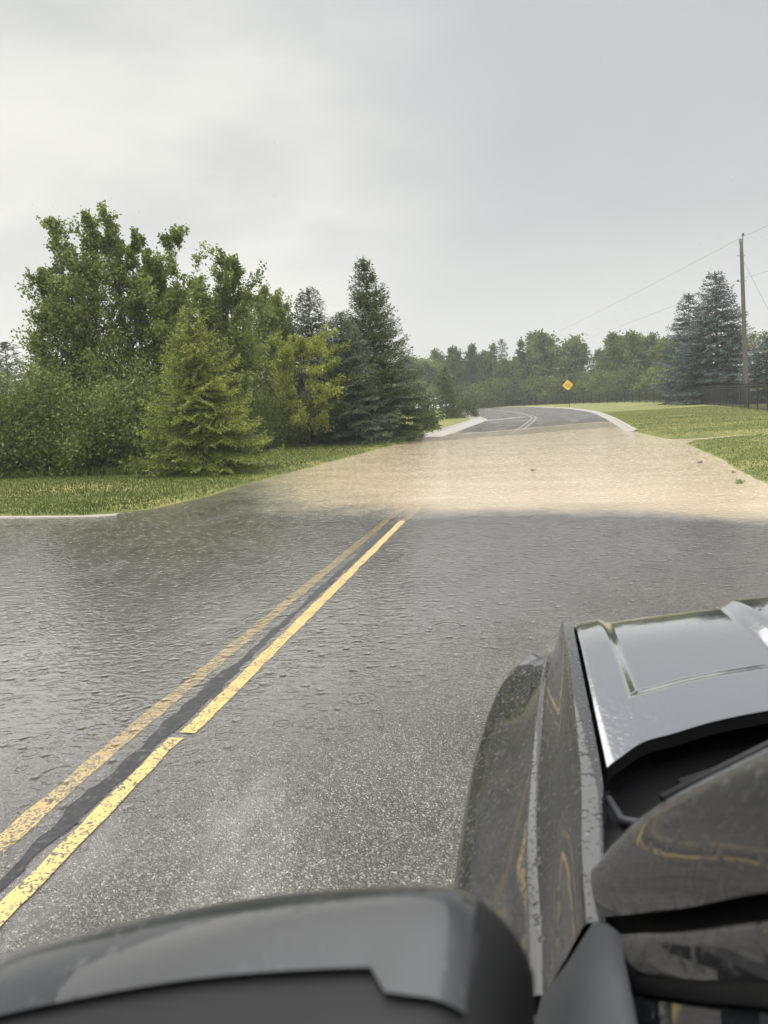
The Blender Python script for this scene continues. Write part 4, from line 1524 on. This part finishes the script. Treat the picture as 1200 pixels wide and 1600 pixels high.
def side_section(y, rear=False):
    zt, xg, xc, xr, xo = (float(pinterp(y, T)) for T in (T_TOP, T_GAP, T_CRE, T_RID, T_OUT))
    k = min(1.0, max(0.15, (zt - 0.80) / 0.30))
    za = max(arch_z(y), arch_z(y, -2.1) if rear else 0.0, 0.36)
    zo = max(float(pinterp(y, T_ZO)), za + 0.02)
    zr = zt - 0.098 * k
    zo = min(zo, zr - 0.05 * k)
    P = [(xg + 0.006, zt - 0.035), (xg, zt - 0.001), (xg - 0.004, zt), (xc + 0.004, zt - 0.003), (xc - 0.001, zt - 0.009),
         (xc * 0.60 + (xr + 0.013) * 0.40 - 0.001, zt - 0.046 * k), (xr + 0.014, zr + 0.006), (xr + 0.010, zr + 0.002), (xr - 0.003, zr - 0.002), (xr - 0.006, zr - 0.008), (xr - 0.002, zr - 0.032 * k)]
    h0 = zr - 0.032 * k - (zo + 0.030)
    xi = xo + 0.040 + 0.3 * max(0.0, -0.05 - xo) * 0.2
    xi = min(xi, xr + 0.004)
    P += [(xr + 0.004 + (xi - xr - 0.004) * 0.45, zo + 0.030 + h0 * 0.55), (xi, zo + 0.030 + h0 * 0.06), (xo + 0.030, zo + 0.017), (xo + 0.013, zo + 0.006), (xo + 0.004, zo - 0.006), (xo, zo - 0.024)]
    zl = za
    P += [(xo + 0.002, (zo + zl) / 2 if zo - zl > 0.1 else zl + 0.008), (xo + 0.006, zl), (xo + 0.05, zl + 0.002)]
    return [(x, y, z) for x, z in P]


def side_panel(name, y0, y1, mat, step=0.02, rear=False, mirror=False, parent=None):
    ys = np.arange(y0, y1 + 1e-6, step)
    rows = [side_section(float(y), rear) for y in ys]
    if mirror:
        rows = [[mirx(p) for p in r] for r in rows]
    mb = MB()
    mb.quad_strip(rows, flip=not mirror)
    return cmesh(mb, name, mat, parent, True, split=38)


for mr in (False, True):
    side_panel('front_fender', 0.716, 2.14, M['paint_shaded'], 0.0142, mirror=mr)
    side_panel('rear_panel', -3.1, -1.345, M['paint_shaded'], 0.03, True, mirror=mr)
doors = {}
for mr in (False, True):
    doors[mr] = side_panel('front_door', -0.45, 0.706, M['paint_shaded'], 0.02, mirror=mr)
    side_panel('rear_door', -1.335, -0.46, M['paint_shaded'], 0.03, True, mirror=mr)
hd = MB()
hd.tube([(-0.045, -0.34, 0.93), (-0.075, -0.30, 0.935), (-0.078, -0.20, 0.935), (-0.045, -0.15, 0.93)], 0.014, 8)
hd.v = [tuple(np.array(p) - CO) for p in hd.v]
hd.build('handle', M['paint'], doors[False], True)

# dark inner shell below the panels
inn = MB()
inn.box((CXM, 1.30, 0.90), (1.52, 0.96, 0.28))
inn.box((CXM, -1.2, 0.80), (1.64, 3.9, 0.5))
inn.box((CXM, 0.78, 0.98), (1.56, 0.36, 0.16))
inn.box((0.13, 1.38, 1.03), (0.09, 0.8, 0.05))
inn.box((0.115, 0.66, 1.045), (0.07, 0.20, 0.07))
cmesh(inn, 'inner_shell', M['gap'])
# nose
bm_ = MB()
sec = []
for x in np.linspace(0.0, 1.9, 25):
    yb = 2.16 + 0.16 * (1 - ((x - CXM) / 0.95) ** 2) ** 0.6 if 0 < x < 1.9 else 2.16
    sec.append([(x, yb - 0.10, 0.70), (x, yb, 0.66), (x, yb + 0.015, 0.52), (x, yb - 0.03, 0.36), (x, yb - 0.25, 0.30)])
bm_.quad_strip(sec)
cmesh(bm_, 'front_bumper', M['dark_plastic'], smooth=True)
gr_ = MB()
for z in np.linspace(0.72, 0.96, 6):
    gr_.box((CXM, 2.13, z), (0.95, 0.05, 0.022))
gr_.box((CXM, 2.10, 0.84), (1.0, 0.04, 0.30))
cmesh(gr_, 'grille', M['black'], bevel=0.004)
for sx in (0.27, 2 * CXM - 0.27):
    h_ = MB()
    h_.box((sx, 2.05, 0.87), (0.34, 0.10, 0.17))
    cmesh(h_, 'headlight', M['lamp'], bevel=0.025)
# wheels
for yw in (ARCH_Y, -2.1):
    for xw in (0.02, 2 * CXM - 0.02):
        sgn = -1 if xw < CXM else 1
        wb = MB()
        wb.lathe([(0.22, -0.115), (0.33, -0.125), (0.352, -0.09), (0.360, 0), (0.352, 0.09), (0.33, 0.125), (0.22, 0.115)], (xw, yw, 0.362), 'X', 40)
        tyre = cmesh(wb, 'wheel', M['rubber'], smooth=True)
        rb = MB()
        rb.lathe([(0.24, -0.10), (0.235, 0.0), (0.235, 0.10)], (xw, yw, 0.362), 'X', 32)
        for i in range(6):
            a = i * math.pi / 3
            rb.box((xw + sgn * 0.085, yw + 0.13 * math.cos(a), 0.362 + 0.13 * math.sin(a)), (0.03, 0.22, 0.05), Matrix.Rotation(a, 3, 'X'))
        rb.lathe([(0.0, 0.10 * sgn), (0.06, 0.10 * sgn), (0.065, 0.05 * sgn)], (xw, yw, 0.362), 'X', 16)
        rb.v = [tuple(np.array(p) - CO) for p in rb.v]
        rb.build('rim', M['alloy'], tyre)

# windscreen pillar, door frame, glass
PD = catmull([(0.0635, 0.730, 1.092), (0.114, 0.585, 1.217), (0.150, 0.45, 1.336), (0.205, 0.22, 1.515), (0.27, -0.05, 1.69), (0.31, -0.35, 1.79), (0.33, -0.9, 1.81), (0.33, -2.0, 1.79)], 6)
PW = catmull([(0.0645, 0.775, 1.120), (0.103, 0.700, 1.232), (0.175, 0.55, 1.385), (0.245, 0.34, 1.565), (0.32, 0.08, 1.73), (0.37, -0.24, 1.825), (0.39, -0.9, 1.85), (0.39, -2.0, 1.83)], 6)
NO = np.array([-0.62, 0.30, 0.72])
NO /= np.linalg.norm(NO)
ND = np.array([0.0, -0.66, -0.75])


def strip(name, f0, f1, mat, bulge, mirror, seg=7, i0=0, i1=None, parent=None):
    rows = []
    for a, b in list(zip(f0, f1))[i0:i1]:
        row = []
        for u in np.linspace(0, 1, seg):
            p = a * (1 - u) + b * u + NO * bulge * (4 * u * (1 - u)) ** 0.7
            row.append(p)
        rows.append([mirx(p) for p in row] if mirror else row)
    mb = MB()
    mb.quad_strip(rows, flip=not mirror)
    return cmesh(mb, name, mat, parent, True)


for mr in (False, True):
    strip('windscreen_pillar', PW, PD, M['glossy_black'], 0.013, mr, 9)
    strip('weatherstrip', PD + np.array([0.03, 0.03, 0.0]), PD + ND * 0.040 + np.array([0.012, 0, 0]), M['gap'], 0.0, mr, 3)
    fr_ = strip('window_frame', PD + ND * 0.016 + np.array([0.002, 0, 0]), PD + ND * 0.050 + np.array([0.000, 0, 0]), M['glossy_black'], 0.006, mr, 7, 0, None)
    strip('window_seal', PD + ND * 0.050 + np.array([0.002, 0, 0]), PD + ND * 0.064 + np.array([0.004, 0, 0]), M['black'], 0.002, mr, 3)
    lowg = np.array([(0.083 - 0.0 * p[0], p[1], 1.085) for p in PD])
    top = PD + ND * 0.060 + np.array([0.012, 0, 0])
    lowg[:, 1] = top[:, 1]
    lowg[:, 2] = np.minimum(1.085, top[:, 2] - 0.002)
    strip('window_glass', top[:30], lowg[:30], M['glass'], 0.0, mr, 4)
    strip('rear_window', top[30:], lowg[30:], M['glass'], 0.0, mr, 4)

wsr = []
for a in PW[:31]:
    row = []
    for u in np.linspace(0, 1, 25):
        x = a[0] * (1 - u) + (2 * CXM - a[0]) * u
        k = 1 - (2 * u - 1) ** 2
        lift = np.clip((1.8 - a[2]) / 0.7, 0, 1)
        row.append((x, a[1] - 0.004 + k * (0.12 + 0.36 * lift), a[2] - 0.012 + 0.03 * k))
    wsr.append(row)
ws = MB()
ws.quad_strip(wsr, flip=True)
cmesh(ws, 'windscreen', M['glass'], smooth=True)
rfm = MB()
rows = []
for a in PW[29:]:
    rows.append([(a[0] * (1 - u) + (2 * CXM - a[0]) * u, a[1] + (1 - (2 * u - 1) ** 2) * 0.12 * (a[1] > -0.5), a[2] + 0.05 * (1 - (2 * u - 1) ** 2)) for u in np.linspace(0, 1, 17)])
rfm.quad_strip(rows, flip=True)
tail = [list(np.array(p) + np.array([0, -0.95, -0.72])) for p in rows[-1]]
rfm.quad_strip([rows[-1], tail], flip=True)
cmesh(rfm, 'roof', M['paint'], smooth=True, split=35)
tg = MB()
tg.box((CXM, -3.05, 0.78), (1.7, 0.08, 0.62))
cmesh(tg, 'tailgate', M['paint_shaded'], bevel=0.03)
for sx in (0.16, 2 * CXM - 0.16):
    t_ = MB()
    t_.box((sx, -3.09, 0.92), (0.14, 0.05, 0.26))
    cmesh(t_, 'tail_light', simple('tail_lamp_red', (0.35, 0.01, 0.01), 0.1, coat=1.0), bevel=0.01)

# cowl and wipers under the hood's rear edge
cw = MB()
rows = []
for x in np.linspace(0.078, 2 * CXM - 0.078, 41):
    yr = float(hood_rear(np.array([x]))[0])
    yw = yr - 0.22 + 0.05 * min(1, abs(x - CXM) / 0.9)
    rows.append([(x, yr + 0.03, 1.055), (x, yr - 0.06, 1.062), (x, yr - 0.10, 1.075), (x, yw, 1.095)])
cw.quad_strip(rows)
cmesh(cw, 'cowl', M['cowl'], smooth=True)
wp = MB()
wp.tube([(0.20, 1.02, 1.09), (0.45, 1.13, 1.13), (0.85, 1.16, 1.19)], 0.009, 8)
wp.tube([(0.16, 0.93, 1.12), (0.40, 1.08, 1.17), (0.80, 1.14, 1.22)], 0.006, 6)
cmesh(wp, 'wiper', M['black'], smooth=True)
ct = MB()
ct.tube([(0.098, 0.98, 1.085), (0.110, 0.93, 1.085), (0.13, 0.90, 1.10)], 0.006, 8)
cmesh(ct, 'cowl_trim', M['dark_plastic'], smooth=True)


# side mirror
def mirror_part(mr):
    Z = [(-0.42, 1.262), (-0.36, 1.302), (-0.29, 1.331), (-0.20, 1.360), (-0.138, 1.375), (-0.07, 1.386), (-0.04, 1.385), (-0.012, 1.372), (0.0, 1.35)]
    xs = np.concatenate([np.linspace(-0.385, -0.34, 8), np.linspace(-0.34, -0.05, 30)[1:], np.linspace(-0.05, -0.004, 12)[1:]])
    zb = 1.10

    def section(x, y_shift=0.0):
        zt = float(pinterp(x, Z))
        el = min(1, max(0, (x + 0.39) / 0.06))
        er = min(1, max(0, (0.0 - x) / 0.05))
        e = math.sqrt(max(0.0, 1 - (1 - el) ** 2)) * (1 - (1 - math.sqrt(max(0, 1 - (1 - er) ** 2))) * 0.45)
        fy = 0.392 - 0.04 * (1 - e)
        zc, hz_ = (zt + zb) / 2, (zt - zb) / 2 * (0.35 + 0.65 * e)
        zt2, zb2 = zc + hz_, zc - hz_
        ye = 0.300 - 0.016 * float(smoothstep(-0.080, -0.068, np.array(x)))
        return [(x, ye, zt2 - 0.001), (x, 0.318, zt2 + 0.003), (x, 0.338, zt2 + 0.004), (x, 0.356, zt2 + 0.001), (x, 0.371, zt2 - 0.009), (x, 0.384 - 0.04 * (1 - e), zt2 - 0.030),
                (x, fy, zt2 - 0.085), (x, fy + 0.004, zc), (x, fy - 0.004, zb2 + 0.07), (x, fy - 0.03, zb2 + 0.02), (x, 0.32, zb2), (x, 0.300, zb2)]

    cap = MB()
    rows = [section(float(x)) for x in xs if x <= -0.030]
    cap.quad_strip([[mirx(p) for p in r] for r in rows] if mr else rows, flip=mr)
    c = cap
    root = MB()
    hx = [float(x) for x in xs]
    rr = []
    for x in hx:
        s = section(x)
        zt2, zb2 = s[0][2], s[-1][2]
        inset = 0.0035
        st_ = [(x, 0.238, zt2 - 0.030), (x, 0.243, zt2 - 0.014), (x, 0.256, zt2 - 0.006), (x, 0.285, zt2 - inset), (x, 0.296, zt2 - inset - 0.001)]
        if x > -0.034:
            st_ += [(p[0], p[1], p[2] - 0.001) for p in s[1:-1]]
        else:
            st_ += [(p[0], p[1] - 0.006, p[2] - 0.006) for p in s[1:7]] + [(p[0], p[1] - 0.006, p[2]) for p in s[7:9]] + [(p[0], p[1] - 0.006, p[2] + 0.005) for p in s[9:-1]]
        st_ += [(x, 0.256, zb2 + 0.004), (x, 0.238, zb2 + 0.02)]
        rr.append(st_)
    b0 = root.quad_strip([[mirx(p) for p in r] for r in rr] if mr else rr, closed=True, flip=mr)
    n = len(rr[0])
    root.f.append(tuple(b0 + i for i in range(n)))
    e0 = b0 + (len(rr) - 1) * n
    root.f.append(tuple(e0 + i for i in range(n))[::-1])
    # arm to the door
    arm = [(-0.006, 0.335, 1.235), (0.012, 0.365, 1.205), (0.032, 0.44, 1.155), (0.048, 0.52, 1.120)]
    root.tube([mirx(p) for p in arm] if mr else arm, [0.052, 0.046, 0.040, 0.034], 12)
    ho = cmesh(root, 'side_mirror', M['black'], smooth=True, split=50)
    c.v = [tuple(np.array(p) - CO) for p in c.v]
    co = c.build('mirror_cap', M['mirror_paint'], ho, True)
    gl_ = MB()
    g = [(-0.37, 0.236, 1.13), (-0.02, 0.236, 1.13), (-0.02, 0.236, 1.345), (-0.20, 0.236, 1.335), (-0.36, 0.236, 1.275)]
    g = [mirx(p) for p in g] if mr else g
    gl_.poly(g)
    gl_.v = [tuple(np.array(p) - CO) for p in gl_.v]
    gl_.build('mirror_glass', M['chrome'], ho)


for mr in (False, True):
    mirror_part(mr)
# mirror foot on the door corner
for mr in (False, True):
    ft = MB()
    q = [[(-0.010, 0.640, 1.030), (0.000, 0.635, 1.075), (0.024, 0.640, 1.108), (0.052, 0.668, 1.135), (0.066, 0.672, 1.130)],
         [(-0.022, 0.560, 1.040), (-0.010, 0.565, 1.085), (0.015, 0.575, 1.128), (0.050, 0.598, 1.180), (0.068, 0.600, 1.178)],
         [(-0.022, 0.460, 1.045), (-0.010, 0.470, 1.090), (0.016, 0.480, 1.130), (0.052, 0.500, 1.185), (0.070, 0.500, 1.180)],
         [(-0.012, 0.420, 1.050), (0.000, 0.425, 1.085), (0.020, 0.430, 1.115), (0.052, 0.440, 1.15), (0.070, 0.440, 1.14)]]
    q = [[mirx(p) for p in r] for r in q] if mr else q
    ft.quad_strip(q, flip=mr)
    cmesh(ft, 'mirror_foot', M['dark_plastic'], smooth=True)
# ------------------------------------------------------------------ rain-filled air
hb = MB()
hb.box((0, 60, 9.4), (420, 330, 21.2))
hz, ht, ho = new_mat('haze')
pv_ = N(ht, 'ShaderNodeVolumePrincipled')
pv_.inputs['Color'].default_value = (0.95, 0.95, 0.92, 1)
pv_.inputs['Density'].default_value = 0.0008
L(ht, pv_.outputs[0], ho.inputs['Volume'])
tag(hb.build('haze', hz), kind='stuff')
# falling raindrops
rg = np.random.RandomState(77)
n = 900
yy = 1.5 + 13 * rg.rand(n) ** 0.8
xx = -0.15 * yy + (rg.rand(n) - 0.5) * 1.25 * (yy + 0.6)
zz_ = 0.1 + rg.rand(n) * (1.6 + 0.42 * yy)
keep = ~((xx > -0.6) & (yy < 2.6))
xx, yy, zz_ = xx[keep], yy[keep], zz_[keep]
ring = np.array([(0, 0, -1.0), (0.5, 0, -0.3), (-0.25, 0.43, -0.3), (-0.25, -0.43, -0.3), (0, 0, 1.0)])
tri = np.array([(0, 2, 1), (0, 3, 2), (0, 1, 3), (4, 1, 2), (4, 2, 3), (4, 3, 1)])
sz = rg.uniform(0.0012, 0.0022, len(xx))
V = np.stack([xx, yy, zz_], -1)[:, None, :] + ring[None] * np.stack([sz, sz, sz * rg.uniform(3.0, 6.0, len(sz))], -1)[:, None, :]
Fr = (tri[None] + (np.arange(len(xx)) * 5)[:, None, None]).reshape(-1, 3)
rm_, rt, ro_ = new_mat('raindrop')
gl2 = N(rt, 'ShaderNodeBsdfGlass')
gl2.inputs['IOR'].default_value = 1.33
dfu = N(rt, 'ShaderNodeBsdfTranslucent')
dfu.inputs[0].default_value = (0.95, 0.96, 0.97, 1)
mxr = N(rt, 'ShaderNodeMixShader')
mxr.inputs[0].default_value = 0.22
L(rt, gl2.outputs[0], mxr.inputs[1])
L(rt, dfu.outputs[0], mxr.inputs[2])
L(rt, mxr.outputs[0], ro_.inputs[0])
tag(link('rain', mesh_np('rain', V.reshape(-1, 3), Fr, [rm_], True)), kind='stuff')
